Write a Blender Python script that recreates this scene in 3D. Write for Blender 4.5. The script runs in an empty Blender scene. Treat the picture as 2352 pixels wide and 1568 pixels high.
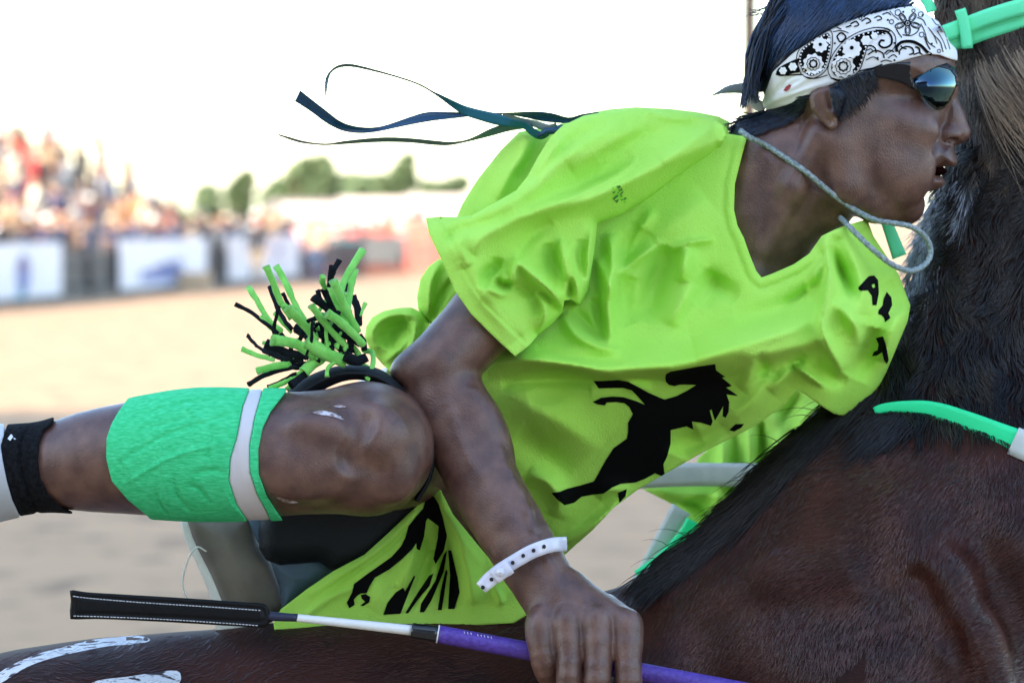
import bpy, math, random
import numpy as np
from mathutils import Vector, Matrix, noise
from mathutils.geometry import delaunay_2d_cdt

rng = np.random.default_rng(7)
random.seed(7)
scene = bpy.context.scene
R = math.radians

# ------------------------------------------------------------------ camera, sky, sun, exposure
SUN_EL, SUN_AZ = 21.0, 210.0
cam_d = bpy.data.cameras.new('camera')
cam = bpy.data.objects.new('camera', cam_d)
scene.collection.objects.link(cam)
cam.location = (0, -4.2, 1.85)
cam.rotation_euler = (R(90), 0, 0)
cam_d.sensor_width = 36.0
cam_d.lens = 36.0 * 4.2 / 1.12
cam_d.shift_y = -(784 - 490) / 2352.0
cam_d.clip_start = 0.1
cam_d.clip_end = 3000
cam_d.dof.use_dof = True
cam_d.dof.focus_distance = 4.07
cam_d.dof.aperture_fstop = cam_d.lens / 19.0
scene.camera = cam

world = bpy.data.worlds.new('World')
scene.world = world
world.use_nodes = True
wn = world.node_tree
sky = wn.nodes.new('ShaderNodeTexSky')
sky.sky_type = 'NISHITA'
sky.sun_disc = False
sky.sun_elevation = R(SUN_EL)
sky.sun_rotation = R(SUN_AZ)
sky.air_density = 1.0
sky.dust_density = 1.0
sky.ozone_density = 1.5
bg = wn.nodes['Background']
bg.inputs['Strength'].default_value = 0.15
wn.links.new(sky.outputs[0], bg.inputs['Color'])

sun_d = bpy.data.lights.new('sun', 'SUN')
sun_d.energy = 3.2
sun_d.angle = R(0.5)
sun_d.color = (1.0, 0.90, 0.76)
sun = bpy.data.objects.new('sun', sun_d)
scene.collection.objects.link(sun)
sun.location = (0, -40, 40)
sun.rotation_euler = (R(90 - SUN_EL), 0, R(180 - SUN_AZ))

scene.view_settings.view_transform = 'Standard'
scene.view_settings.look = 'None'
scene.view_settings.exposure = 2.38
scene.view_settings.gamma = 1.0
scene.view_settings.use_curve_mapping = False
scene.cycles.max_bounces = 6

# ------------------------------------------------------------------ units: a plumb sheet grid (1 unit = 0.476 mm) standing at the rider
K, D0, HC, CU, CV = 1.12 / 2352, 4.2, 1.85, 1176.0, 490.0

def W3(p):
    p = np.asarray(p, float).reshape(-1, 3)
    y = p[:, 2] * K
    s = K * (D0 + y) / D0
    return np.stack([(p[:, 0] - CU) * s, y, HC - (p[:, 1] - CV) * s], 1)

# ------------------------------------------------------------------ object helpers
def link(o):
    scene.collection.objects.link(o)
    return o

def tag(o, label=None, cat=None, group=None, kind=None):
    if label: o['label'] = label
    if cat: o['category'] = cat
    if group: o['group'] = group
    if kind: o['kind'] = kind
    return o

def empty(name, loc, label, cat, group=None):
    o = link(bpy.data.objects.new(name, None))
    o.location = loc
    o.empty_display_size = 0.1
    return tag(o, label, cat, group)

def mesh_np(name, V, faces, mat=None, smooth=True, attrs=None):
    """V (n,3); faces: list of int arrays (m,3)/(m,4)"""
    me = bpy.data.meshes.new(name)
    V = np.asarray(V, np.float32)
    faces = [np.asarray(f, np.int32) for f in faces if len(f)]
    me.vertices.add(len(V))
    me.vertices.foreach_set('co', V.ravel())
    lo = np.concatenate([f.ravel() for f in faces])
    cnt = np.concatenate([np.full(len(f), f.shape[1], np.int32) for f in faces])
    st = np.concatenate([[0], np.cumsum(cnt)[:-1]]).astype(np.int32)
    me.loops.add(len(lo))
    me.loops.foreach_set('vertex_index', lo)
    me.polygons.add(len(cnt))
    me.polygons.foreach_set('loop_start', st)
    me.polygons.foreach_set('loop_total', cnt)
    me.polygons.foreach_set('use_smooth', np.full(len(cnt), smooth, bool))
    if attrs:
        for k, a in attrs.items():
            at = me.attributes.new(k, 'FLOAT', 'POINT')
            at.data.foreach_set('value', np.asarray(a, np.float32))
    me.update(calc_edges=True)
    me.validate()
    if mat: me.materials.append(mat)
    return me

def obj(name, V, faces, mat, parent=None, smooth=True, attrs=None, world=True):
    V = np.asarray(V, float)
    if parent is not None and world:
        V = V - np.array(root_loc(parent))
    me = mesh_np(name, V, faces, mat, smooth, attrs)
    o = link(bpy.data.objects.new(name, me))
    if parent is not None: o.parent = parent
    return o

def root_loc(o):
    p = Vector((0, 0, 0))
    while o is not None:
        p = p + o.location
        o = o.parent
    return p

class MB:
    """collects pieces into one mesh"""
    def __init__(s): s.V, s.Q, s.T, s.n, s.A = [], [], [], 0, []
    def add(s, V, Q=None, T=None, a=None):
        V = np.asarray(V, float)
        s.V.append(V)
        if Q is not None and len(Q): s.Q.append(np.asarray(Q) + s.n)
        if T is not None and len(T): s.T.append(np.asarray(T) + s.n)
        s.A.append(np.full(len(V), 0.0) if a is None else np.broadcast_to(np.asarray(a, float), (len(V),)))
        s.n += len(V)
    def box(s, c, d, rz=0.0):
        x, y, z = np.array(d) / 2.0
        v = np.array([[-x,-y,-z],[x,-y,-z],[x,y,-z],[-x,y,-z],[-x,-y,z],[x,-y,z],[x,y,z],[-x,y,z]])
        cs, sn = math.cos(rz), math.sin(rz)
        v = v @ np.array([[cs, sn, 0], [-sn, cs, 0], [0, 0, 1]]) + np.array(c)
        s.add(v, [[0,3,2,1],[4,5,6,7],[0,1,5,4],[1,2,6,5],[2,3,7,6],[3,0,4,7]])
    def tube(s, pts, rad, n=8, flat=1.0, up=(0, 0, 1), cap=True, a=None):
        V, Q, T = tube_np(pts, rad, n, flat, up, cap)
        s.add(V, Q, T, a)
    def build(s, name, mat, parent=None, smooth=True, attr=None):
        f = []
        if s.Q: f.append(np.concatenate(s.Q))
        if s.T: f.append(np.concatenate(s.T))
        return obj(name, np.concatenate(s.V), f, mat, parent, smooth,
                   {attr: np.concatenate(s.A)} if attr else None)

def tube_np(pts, rad, n=8, flat=1.0, up=(0, 0, 1), cap=True):
    P = np.asarray(pts, float); m = len(P)
    rad = np.broadcast_to(np.asarray(rad, float), (m,))
    t = np.gradient(P, axis=0); t /= np.linalg.norm(t, axis=1)[:, None] + 1e-12
    u = np.array(up, float)
    a = np.cross(t, u); la = np.linalg.norm(a, axis=1)
    bad = la < 1e-3
    if bad.any(): a[bad] = np.cross(t[bad], np.array([0.0, 1.0, 0.01]))
    a /= np.linalg.norm(a, axis=1)[:, None]
    for i in range(1, m):
        if a[i] @ a[i - 1] < 0: a[i] = -a[i]
    b = np.cross(t, a)
    th = np.linspace(0, 2 * np.pi, n, endpoint=False)
    ring = (np.cos(th)[None, :, None] * a[:, None] + flat * np.sin(th)[None, :, None] * b[:, None]) * rad[:, None, None]
    V = (P[:, None] + ring).reshape(-1, 3)
    i = np.arange(m - 1)[:, None] * n; j = np.arange(n)[None]
    Q = np.stack([i + j, i + (j + 1) % n, i + n + (j + 1) % n, i + n + j], -1).reshape(-1, 4)
    T = []
    if cap:
        V = np.concatenate([V, P[:1], P[-1:]])
        c0, c1 = m * n, m * n + 1
        jj = np.arange(n)
        T = np.concatenate([np.stack([(jj + 1) % n, jj, np.full(n, c0)], 1),
                            np.stack([(m - 1) * n + jj, (m - 1) * n + (jj + 1) % n, np.full(n, c1)], 1)])
    return V, Q, T

def spline(pts, n):
    """Catmull-Rom through pts (any dimension), n samples"""
    P = np.asarray(pts, float)
    if len(P) == 2:
        t = np.linspace(0, 1, n)[:, None]
        return P[0] * (1 - t) + P[1] * t
    P = np.concatenate([2 * P[:1] - P[1:2], P, 2 * P[-1:] - P[-2:-1]])
    m = len(P) - 3
    d = np.linalg.norm(np.diff(P[1:-1], axis=0), axis=1) ** 0.8 + 1e-9
    cum = np.concatenate([[0], np.cumsum(d)]); cum /= cum[-1]
    s = np.linspace(0, 1, n)
    i = np.clip(np.searchsorted(cum, s, side='right') - 1, 0, m - 1)
    t = ((s - cum[i]) / (cum[i + 1] - cum[i]))[:, None]
    p0, p1, p2, p3 = P[i], P[i + 1], P[i + 2], P[i + 3]
    return 0.5 * (2 * p1 + (p2 - p0) * t + (2 * p0 - 5 * p1 + 4 * p2 - p3) * t ** 2 + (3 * p1 - p0 - 3 * p2 + p3) * t ** 3)

# ------------------------------------------------------------------ materials
def srgb(r, g, b):
    f = lambda c: (c / 255) / 12.92 if c / 255 <= 0.04045 else ((c / 255 + 0.055) / 1.055) ** 2.4
    return (f(r), f(g), f(b))

MATS = {}
def mat(name, col, rough=0.6, metal=0.0, vary=None, vscale=20.0, vstretch=None, bump=0.0, bscale=200.0, bstretch=None,
        spec=0.5, sheen=0.0, sss=0.0, transl=0.0, detail=4.0, ramp=(0.35, 0.65), objcol=False, attr=None, attr_col=None, coat=0.0, crumple=0.0):
    m = bpy.data.materials.new(name); m.use_nodes = True
    nt = m.node_tree; N = nt.nodes; L = nt.links
    b = N['Principled BSDF']
    b.inputs['Roughness'].default_value = rough
    b.inputs['Metallic'].default_value = metal
    b.inputs['Specular IOR Level'].default_value = spec
    if sheen:
        b.inputs['Sheen Weight'].default_value = sheen
        b.inputs['Sheen Roughness'].default_value = 0.4
    if coat:
        b.inputs['Coat Weight'].default_value = coat
        b.inputs['Coat Roughness'].default_value = 0.28
    if sss:
        b.inputs['Subsurface Weight'].default_value = sss
        b.inputs['Subsurface Radius'].default_value = (0.012, 0.005, 0.003)
    tc = N.new('ShaderNodeTexCoord')
    def nz(scale, stretch, det):
        mp = N.new('ShaderNodeMapping')
        if stretch: mp.inputs['Scale'].default_value = stretch
        L.new(tc.outputs['Object'], mp.inputs[0])
        n = N.new('ShaderNodeTexNoise')
        n.inputs['Scale'].default_value = scale
        n.inputs['Detail'].default_value = det
        L.new(mp.outputs[0], n.inputs['Vector'])
        return n
    csock = None
    if objcol:
        oi = N.new('ShaderNodeObjectInfo'); csock = oi.outputs['Color']
    if vary:
        n = nz(vscale, vstretch, detail)
        mr = N.new('ShaderNodeMapRange')
        mr.inputs[1].default_value, mr.inputs[2].default_value = ramp
        L.new(n.outputs[0], mr.inputs[0])
        mx = N.new('ShaderNodeMix'); mx.data_type = 'RGBA'
        mx.inputs[6].default_value = (*col, 1); mx.inputs[7].default_value = (*vary, 1)
        L.new(mr.outputs[0], mx.inputs[0])
        if objcol:
            L.new(csock, mx.inputs[6])
        csock = mx.outputs[2]
    if attr:
        at = N.new('ShaderNodeAttribute'); at.attribute_name = attr
        mx = N.new('ShaderNodeMix'); mx.data_type = 'RGBA'
        if csock: L.new(csock, mx.inputs[6])
        else: mx.inputs[6].default_value = (*col, 1)
        mx.inputs[7].default_value = (*attr_col, 1)
        L.new(at.outputs['Fac'], mx.inputs[0])
        csock = mx.outputs[2]
    if csock: L.new(csock, b.inputs['Base Color'])
    else: b.inputs['Base Color'].default_value = (*col, 1)
    if bump:
        n = nz(bscale, bstretch, 3.0)
        bp = N.new('ShaderNodeBump'); bp.inputs['Strength'].default_value = bump
        bp.inputs['Distance'].default_value = 0.002
        L.new(n.outputs[0], bp.inputs['Height']); L.new(bp.outputs[0], b.inputs['Normal'])
        if coat: L.new(bp.outputs[0], b.inputs['Coat Normal'])
        if crumple:
            n2 = nz(38, (1, 1, 0.7), 5.0); b2 = N.new('ShaderNodeBump'); b2.inputs['Strength'].default_value = crumple; b2.inputs['Distance'].default_value = 0.006
            L.new(n2.outputs[0], b2.inputs['Height']); L.new(b2.outputs[0], bp.inputs['Normal'])
    if transl:
        tr = N.new('ShaderNodeBsdfTranslucent')
        if csock: L.new(csock, tr.inputs[0])
        else: tr.inputs[0].default_value = (*col, 1)
        ms = N.new('ShaderNodeMixShader'); ms.inputs[0].default_value = transl
        L.new(b.outputs[0], ms.inputs[1]); L.new(tr.outputs[0], ms.inputs[2])
        L.new(ms.outputs[0], N['Material Output'].inputs['Surface'])
    MATS[name] = m
    return m

M_skin = mat("skin", (0.155, 0.076, 0.054), 0.40, vary=(0.078, 0.033, 0.026), vscale=48, detail=9.0, ramp=(0.34, 0.66), bump=0.36, bscale=560, spec=0.5, sss=0.03, coat=0.22)
M_shirt = mat('neon_cotton', (0.45, 0.78, 0.125), 0.85, vary=(0.40, 0.73, 0.095), vscale=9, bump=0.5, bscale=480, spec=0.15, crumple=0.35)
M_black = mat('black_print', (0.003, 0.003, 0.003), 0.85, spec=0.08)
M_hair = mat('black_hair', (0.005, 0.007, 0.012), 0.33, spec=0.45, attr='tone', attr_col=(0.035, 0.085, 0.20))  # tone attribute paints a blue sheen onto the black strands
M_coat = mat('bay_coat', (0.066, 0.021, 0.014), 0.65, vary=(0.016, 0.007, 0.006), vscale=7, bump=0.5, bscale=300,
             bstretch=(0.5, 1, 1.4), spec=0.12, ramp=(0.3, 0.7))
M_coathair = mat('coat_hair', (0.050, 0.013, 0.009), 0.24, spec=0.65, attr='tone', attr_col=(0.21, 0.070, 0.048))
M_streak = mat('sheen_hair', (0.12, 0.13, 0.17), 0.4, spec=0.5, attr='tone', attr_col=(0.82, 0.86, 0.98))  # blue-white strand colour carries the sheen on the neck
M_tanhair = mat('tan_hair', (0.035, 0.022, 0.016), 0.42, spec=0.4, attr='tone', attr_col=(0.42, 0.30, 0.20))
M_mane = mat('dark_mane', (0.006, 0.004, 0.004), 0.40, spec=0.4, attr='tone', attr_col=(0.22, 0.15, 0.10))
M_band = mat('white_bandana', (0.78, 0.77, 0.76), 0.85, bump=0.15, bscale=500, spec=0.2)
M_bandage = mat('green_bandage', (0.030, 0.50, 0.17), 0.9, vary=(0.085, 0.70, 0.31), vscale=300, vstretch=(0.35, 1, 1.5), ramp=(0.28, 0.72), bump=0.7, bscale=420,
                bstretch=(0.3, 1, 1.6), spec=0.15)
M_tape = mat('pale_tape', (0.62, 0.58, 0.60), 0.45, bump=0.1, bscale=80)
M_sock = mat('black_sock', (0.004, 0.004, 0.005), 0.9, vary=(0.012, 0.013, 0.015), vscale=220, bump=1.0, bscale=380, bstretch=(1.6, 1, 0.5), spec=0.1)
M_shoe = mat('white_shoe', (0.55, 0.57, 0.60), 0.6, vary=(0.4, 0.42, 0.45), vscale=15)
M_elastic = mat('black_elastic', (0.006, 0.008, 0.011), 0.6, bump=0.3, bscale=300, spec=0.25)
M_fg = mat('fleece_green', (0.27, 0.72, 0.14), 0.95, vary=(0.18, 0.58, 0.09), vscale=60, bump=0.6, bscale=500, sheen=0.3)
M_fk = mat('fleece_black', (0.006, 0.008, 0.011), 0.95, vary=(0.012, 0.015, 0.02), vscale=60, bump=0.6, bscale=500, spec=0.1)
M_rein = mat('green_strap', (0.02, 0.80, 0.32), 0.5, bump=0.15, bscale=600, bstretch=(1, 1, 2), spec=0.4)
M_bridle = mat('lit_green_strap', (0.14, 0.85, 0.42), 0.5, bump=0.15, bscale=600, spec=0.4)  # lighter copy of the green strap, its sunlit brightness put into the colour
M_reinwhite = mat('white_strap', (0.62, 0.66, 0.64), 0.6, vary=(0.5, 0.55, 0.53), vscale=40)
M_purple = mat('purple_grip', (0.10, 0.045, 0.36), 0.45, vary=(0.06, 0.025, 0.24), vscale=230, bump=0.5, bscale=260)
M_leather = mat('black_leather', (0.004, 0.004, 0.005), 0.5, bump=0.3, bscale=220, spec=0.2)
M_thread = mat('white_thread', (0.7, 0.7, 0.72), 0.7)
M_whitetape = mat('white_shaft', (0.74, 0.74, 0.72), 0.5, bump=0.3, bscale=60)
M_navy = mat('navy_shaft', (0.012, 0.016, 0.045), 0.5)
M_gloss = mat('gloss_black', (0.01, 0.012, 0.015), 0.15, spec=0.6)
M_cord = mat('silver_cord', (0.34, 0.40, 0.40), 0.4, vary=(0.12, 0.17, 0.17), vscale=350, bump=0.8, bscale=420, spec=0.6)
M_rib1 = mat('navy_ribbon', (0.008, 0.055, 0.12), 0.35, transl=0.15, bump=0.1, bscale=300)
M_rib2 = mat('teal_ribbon', (0.01, 0.12, 0.17), 0.35, transl=0.2)
M_rib3 = mat('grey_ribbon', (0.07, 0.13, 0.15), 0.4, transl=0.2)
M_wrist = mat('white_plastic', (0.72, 0.70, 0.76), 0.28, vary=(0.6, 0.58, 0.66), vscale=60, bump=0.3, bscale=70, spec=0.6)
M_hole = mat('dark_hole', (0.01, 0.008, 0.008), 0.8)
M_jean = mat('blue_denim', (0.075, 0.12, 0.16), 0.9, vary=(0.07, 0.11, 0.15), vscale=30, bump=0.3, bscale=500)
M_taupe = mat('taupe_cloth', (0.20, 0.17, 0.135), 0.85, vary=(0.13, 0.11, 0.09), vscale=18, bump=0.2, bscale=150)
M_cream = mat('cream_cloth', (0.80, 0.77, 0.70), 0.8)
M_paint = mat('white_paint', (0.70, 0.69, 0.72), 0.7, vary=(0.03, 0.015, 0.02), vscale=85, vstretch=(0.5, 1, 1.2), ramp=(0.56, 0.60), detail=6, bump=0.5, bscale=200)
# ------------------------------------------------------------------ implicit surfaces on the sheet grid
def seg_dist2(U, V, P, closed):
    """distance of 2D points to polyline P; and inside mask when closed"""
    P = np.asarray(P, np.float32)
    Q = np.roll(P, -1, 0) if closed else P[1:]
    P0 = P if closed else P[:-1]
    best = np.full(U.shape, 1e12, np.float32)
    ins = np.zeros(U.shape, bool)
    for (ax, ay), (bx, by) in zip(P0, Q):
        dx, dy = bx - ax, by - ay
        l2 = dx * dx + dy * dy + 1e-9
        t = np.clip(((U - ax) * dx + (V - ay) * dy) / l2, 0, 1)
        ex, ey = U - ax - t * dx, V - ay - t * dy
        np.minimum(best, ex * ex + ey * ey, out=best)
        if closed:
            c = (ay > V) != (by > V)
            with np.errstate(divide='ignore', invalid='ignore'):
                xi = (V - ay) * dx / (dy if abs(dy) > 1e-9 else 1e-9) + ax
            ins ^= c & (U < xi)
    return np.sqrt(best), ins

def smin(a, b, k):
    if k <= 0: return np.minimum(a, b)
    h = np.maximum(k - np.abs(a - b), 0) / k
    return np.minimum(a, b) - h * h * k * 0.25

def smax(a, b, k): return -smin(-a, -b, k)

class Field:
    def __init__(s, u, v, w, h):
        s.h = h
        s.ax = [np.arange(a, b + h, h, dtype=np.float32) for a, b in (u, v, w)]
        s.F = np.full([len(a) for a in s.ax], 400.0, np.float32)
    def box(s, lo, hi):
        sl = []
        for a, l, h in zip(s.ax, lo, hi):
            i0 = max(0, int(np.searchsorted(a, l))); i1 = min(len(a), int(np.searchsorted(a, h)) + 1)
            if i1 <= i0: return None, None
            sl.append(slice(i0, i1))
        sl = tuple(sl)
        g = (s.ax[0][sl[0]][:, None, None], s.ax[1][sl[1]][None, :, None], s.ax[2][sl[2]][None, None, :])
        return sl, g
    def put(s, sl, d, k, mode):
        d = d.astype(np.float32)
        if mode == 'add': s.F[sl] = smin(s.F[sl], d, k)
        elif mode == 'sub': s.F[sl] = smax(s.F[sl], -d, k)
    def cone(s, a, b, k=10, mode='add', ws=1.0):
        (ax, ay, az, ra), (bx, by, bz, rb) = a, b
        m = max(ra, rb) * max(1, ws) + k * 1.5 + 6
        sl, g = s.box((min(ax, bx) - m, min(ay, by) - m, min(az, bz) - m), (max(ax, bx) + m, max(ay, by) + m, max(az, bz) + m))
        if sl is None: return
        dx, dy, dz = bx - ax, by - ay, (bz - az)
        l2 = dx * dx + dy * dy + dz * dz + 1e-9
        px, py, pz = g[0] - ax, g[1] - ay, g[2] - az
        t = np.clip((px * dx + py * dy + pz * dz) / l2, 0, 1)
        d = np.sqrt((px - t * dx) ** 2 + (py - t * dy) ** 2 + ((pz - t * dz) / ws) ** 2) - (ra + (rb - ra) * t)
        s.put(sl, d, k, mode)
    def chain(s, pts, k=10, mode='add', ws=1.0, n=None):
        if n: pts = spline(pts, n)
        for a, b in zip(pts[:-1], pts[1:]): s.cone(tuple(a), tuple(b), k, mode, ws)
    def ell(s, c, r, k=10, mode='add', rot=0.0):
        m = max(r) + k * 1.5 + 6
        sl, g = s.box([x - m for x in c], [x + m for x in c])
        if sl is None: return
        cs, sn = math.cos(rot), math.sin(rot)
        px, py, pz = g[0] - c[0], g[1] - c[1], g[2] - c[2]
        qx, qy = px * cs + py * sn, -px * sn + py * cs
        q = np.sqrt((qx / r[0]) ** 2 + (qy / r[1]) ** 2 + (pz / r[2]) ** 2)
        g2 = np.sqrt((qx / r[0] ** 2) ** 2 + (qy / r[1] ** 2) ** 2 + (pz / r[2] ** 2) ** 2) + 1e-6
        s.put(sl, q * (q - 1) / g2, k, mode)
    def infl(s, poly, w0, W, r, k=10, mode='add', tilt=(0, 0, 0, 0)):
        """pillow on a closed outline: half depth W, edge rounding over r; tilt=(u0,v0,dw/du,dw/dv)"""
        P = np.asarray(poly, float)
        m = k * 1.5 + 8
        sl, g = s.box((P[:, 0].min() - m, P[:, 1].min() - m, w0 - W - m - 200), (P[:, 0].max() + m, P[:, 1].max() + m, w0 + W + m + 200))
        if sl is None: return
        U, V = np.broadcast_arrays(g[0][:, :, 0], g[1][:, :, 0])
        d, ins = seg_dist2(U, V, P, True)
        sd = np.where(ins, d, -d)
        q = 1 - np.minimum(sd / r, 1)
        wc = w0 + (U - tilt[0]) * tilt[2] + (V - tilt[1]) * tilt[3]
        f = (np.sqrt(q[:, :, None] ** 2 + ((g[2] - wc[:, :, None]) / W) ** 2) - 1) * min(r, W)
        s.put(sl, f, k, mode)
    def depth(s):
        """front (toward camera) surface depth per (u,v); nan where empty"""
        neg = s.F < 0
        anyn = neg.any(2)
        i = neg.argmax(2)
        i0 = np.maximum(i - 1, 0)
        I, J = np.indices(i.shape)
        f1, f0 = s.F[I, J, i], s.F[I, J, i0]
        t = np.where(i > 0, f0 / (f0 - f1 + 1e-9), 0)
        w = s.ax[2][i0] + t * s.h
        w = np.where(anyn, w, np.nan)
        return Depth(s.ax[0], s.ax[1], w)

class Depth:
    def __init__(s, u, v, w):
        s.u, s.v, s.w = u, v, w
    def __call__(s, U, V, fill=None):
        h = s.u[1] - s.u[0]
        fu = np.clip((np.asarray(U, float) - s.u[0]) / h, 0, len(s.u) - 1.001)
        fv = np.clip((np.asarray(V, float) - s.v[0]) / h, 0, len(s.v) - 1.001)
        i, j = fu.astype(int), fv.astype(int); a, b = fu - i, fv - j
        ws = [s.w[i, j], s.w[i + 1, j], s.w[i, j + 1], s.w[i + 1, j + 1]]
        wt = [(1 - a) * (1 - b), a * (1 - b), (1 - a) * b, a * b]
        num = sum(np.where(np.isnan(x), 0, x) * t for x, t in zip(ws, wt))
        den = sum(np.where(np.isnan(x), 0, t) for x, t in zip(ws, wt))
        with np.errstate(invalid='ignore', divide='ignore'):
            r = num / den
        if fill is not None: r = np.where(den < 1e-6, fill, r)
        return r

def surface_nets(F, ax, h, relax=2):
    F = F.copy()
    for d in range(3):            # close the surface at the edge of its block
        sl = [slice(None)] * 3
        for e in (0, -1):
            sl[d] = e; F[tuple(sl)] = np.maximum(F[tuple(sl)], 0.5 * h)
    neg = F < 0
    nx, ny, nz = F.shape
    cnt = np.zeros((nx - 1, ny - 1, nz - 1), np.int8)
    for di in (0, 1):
        for dj in (0, 1):
            for dk in (0, 1):
                cnt += neg[di:nx - 1 + di, dj:ny - 1 + dj, dk:nz - 1 + dk]
    act = (cnt > 0) & (cnt < 8)
    I, J, Kk = np.nonzero(act)
    idx = np.full(act.shape, -1, np.int32)
    idx[I, J, Kk] = np.arange(len(I))
    P = np.zeros((len(I), 3), np.float64); C = np.zeros(len(I))
    corners = [(a, b, c) for a in (0, 1) for b in (0, 1) for c in (0, 1)]
    for a in corners:
        for d in range(3):
            if a[d] == 1: continue
            b = list(a); b[d] = 1
            fa = F[I + a[0], J + a[1], Kk + a[2]]; fb = F[I + b[0], J + b[1], Kk + b[2]]
            cr = (fa < 0) != (fb < 0)
            t = np.where(cr, fa / (fa - fb + 1e-12 * (fa == fb)), 0)
            p = np.array(a, float)[None].repeat(len(I), 0); p[:, d] += t
            P += p * cr[:, None]; C += cr
    P /= np.maximum(C, 1)[:, None]
    V = np.stack([ax[0][I], ax[1][J], ax[2][Kk]], 1) + P * h
    quads = []
    for d in range(3):
        o = [d, (d + 1) % 3, (d + 2) % 3]
        n0 = np.moveaxis(neg, o, (0, 1, 2)); ix = np.moveaxis(idx, o, (0, 1, 2))
        a = n0[:-1, 1:-1, 1:-1]; b = n0[1:, 1:-1, 1:-1]
        for flip, m in ((False, a & ~b), (True, ~a & b)):
            i, j, k = np.nonzero(m)
            q = np.stack([ix[i, j, k], ix[i, j + 1, k], ix[i, j + 1, k + 1], ix[i, j, k + 1]], 1)
            quads.append(q[:, ::-1] if flip else q)
    Q = np.concatenate(quads)
    Q = Q[(Q >= 0).all(1)]
    for _ in range(relax):
        e = np.concatenate([Q[:, [0, 1]], Q[:, [1, 2]], Q[:, [2, 3]], Q[:, [3, 0]]])
        n = len(V)
        c = np.bincount(e[:, 0], minlength=n) + np.bincount(e[:, 1], minlength=n)
        s = np.stack([np.bincount(e[:, 0], V[e[:, 1], x], n) + np.bincount(e[:, 1], V[e[:, 0], x], n) for x in range(3)], 1)
        V = V * 0.5 + 0.5 * s / np.maximum(c, 1)[:, None]
    # the sheet's v axis points down: reverse winding
    return V, Q

def field_obj(name, Fd, m, parent, relax=2, extra=None, attrs=None, F=None):
    V, Q = surface_nets(Fd.F if F is None else F, Fd.ax, Fd.h, relax)
    Wv = W3(V); Qs = Q
    if extra is not None:
        n = len(Wv); vs, qs = [Wv], [Qs]
        for (v2, q2) in extra:
            vs.append(W3(v2)); qs.append(q2 + n); n += len(v2)
        Wv = np.concatenate(vs); Qs = np.concatenate(qs)
    return obj(name, Wv, [Qs], m, parent)

# ------------------------------------------------------------------ cut sheets (cloth, prints) on an outline
def cdt(poly, spacing, jitter=0.25, holes=()):
    P = np.asarray(poly, float)
    def resample(P):
        Q = np.roll(P, -1, 0); out = []
        for a, b in zip(P, Q):
            n = max(1, int(np.linalg.norm(b - a) / spacing))
            t = np.arange(n)[:, None] / n
            out.append(a + (b - a) * t)
        return np.concatenate(out)
    B = resample(P)
    loops = [B] + [resample(np.asarray(h, float)) for h in holes]
    u0, v0 = P.min(0); u1, v1 = P.max(0)
    hs = spacing * 0.87
    gu, gv = np.meshgrid(np.arange(u0, u1, spacing), np.arange(v0, v1, hs), indexing='ij')
    gu = gu + (np.round((gv - v0) / hs) % 2) * spacing * 0.5
    gu = gu + (rng.random(gu.shape) - 0.5) * spacing * jitter; gv = gv + (rng.random(gv.shape) - 0.5) * spacing * jitter
    gu, gv = gu.ravel(), gv.ravel()
    d, ins = seg_dist2(gu, gv, B, True)
    ok = ins & (d > spacing * 0.55)
    for hl in loops[1:]:
        d, i2 = seg_dist2(gu, gv, hl, True)
        ok &= (~i2) & (d > spacing * 0.55)
    pts = np.concatenate(loops + [np.stack([gu[ok], gv[ok]], 1)])
    edges, n = [], 0
    for l in loops:
        m = len(l); edges += [(n + i, n + (i + 1) % m) for i in range(m)]; n += m
    r = delaunay_2d_cdt([Vector(p) for p in pts.tolist()], edges, [], 2 if not holes else 5, 1e-7)
    V = np.array([tuple(p) for p in r[0]])
    T = np.array([f for f in r[2] if len(f) == 3], int)
    if holes and len(T):
        c = V[T].mean(1)
        keep = np.ones(len(T), bool)
        for hl in loops[1:]:
            keep &= ~seg_dist2(c[:, 0], c[:, 1], hl, True)[1]
        keep &= seg_dist2(c[:, 0], c[:, 1], B, True)[1]
        T = T[keep]
    return V, T

def sheet(poly, fun, spacing, thick=4.0, back=None, holes=(), smoothpoly=0):
    """closed sheet: front at depth fun(u,v), back 'thick' behind (or at back(u,v))"""
    if smoothpoly:
        P = np.asarray(poly, float)
        poly = spline(np.concatenate([P, P[:1]]), smoothpoly)[:-1]
    V, T = cdt(poly, spacing, holes=holes)
    a, b, c = V[T[:, 0]], V[T[:, 1]], V[T[:, 2]]
    cr = (b[:, 0] - a[:, 0]) * (c[:, 1] - a[:, 1]) - (b[:, 1] - a[:, 1]) * (c[:, 0] - a[:, 0])
    T[cr > 0] = T[cr > 0][:, ::-1]
    w = fun(V[:, 0], V[:, 1])
    wb = (w + thick) if back is None else np.maximum(back(V[:, 0], V[:, 1]), w + thick)
    n = len(V)
    front = np.column_stack([V, w]); rear = np.column_stack([V, wb])
    e = np.concatenate([T[:, [0, 1]], T[:, [1, 2]], T[:, [2, 0]]])
    key = np.minimum(e[:, 0], e[:, 1]).astype(np.int64) * n + np.maximum(e[:, 0], e[:, 1])
    u, inv, cn = np.unique(key, return_inverse=True, return_counts=True)
    be = e[cn[inv] == 1]
    Q = np.stack([be[:, 1], be[:, 0], be[:, 0] + n, be[:, 1] + n], 1)
    return W3(np.concatenate([front, rear])), Q, np.concatenate([T, T[:, ::-1] + n])

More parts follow.
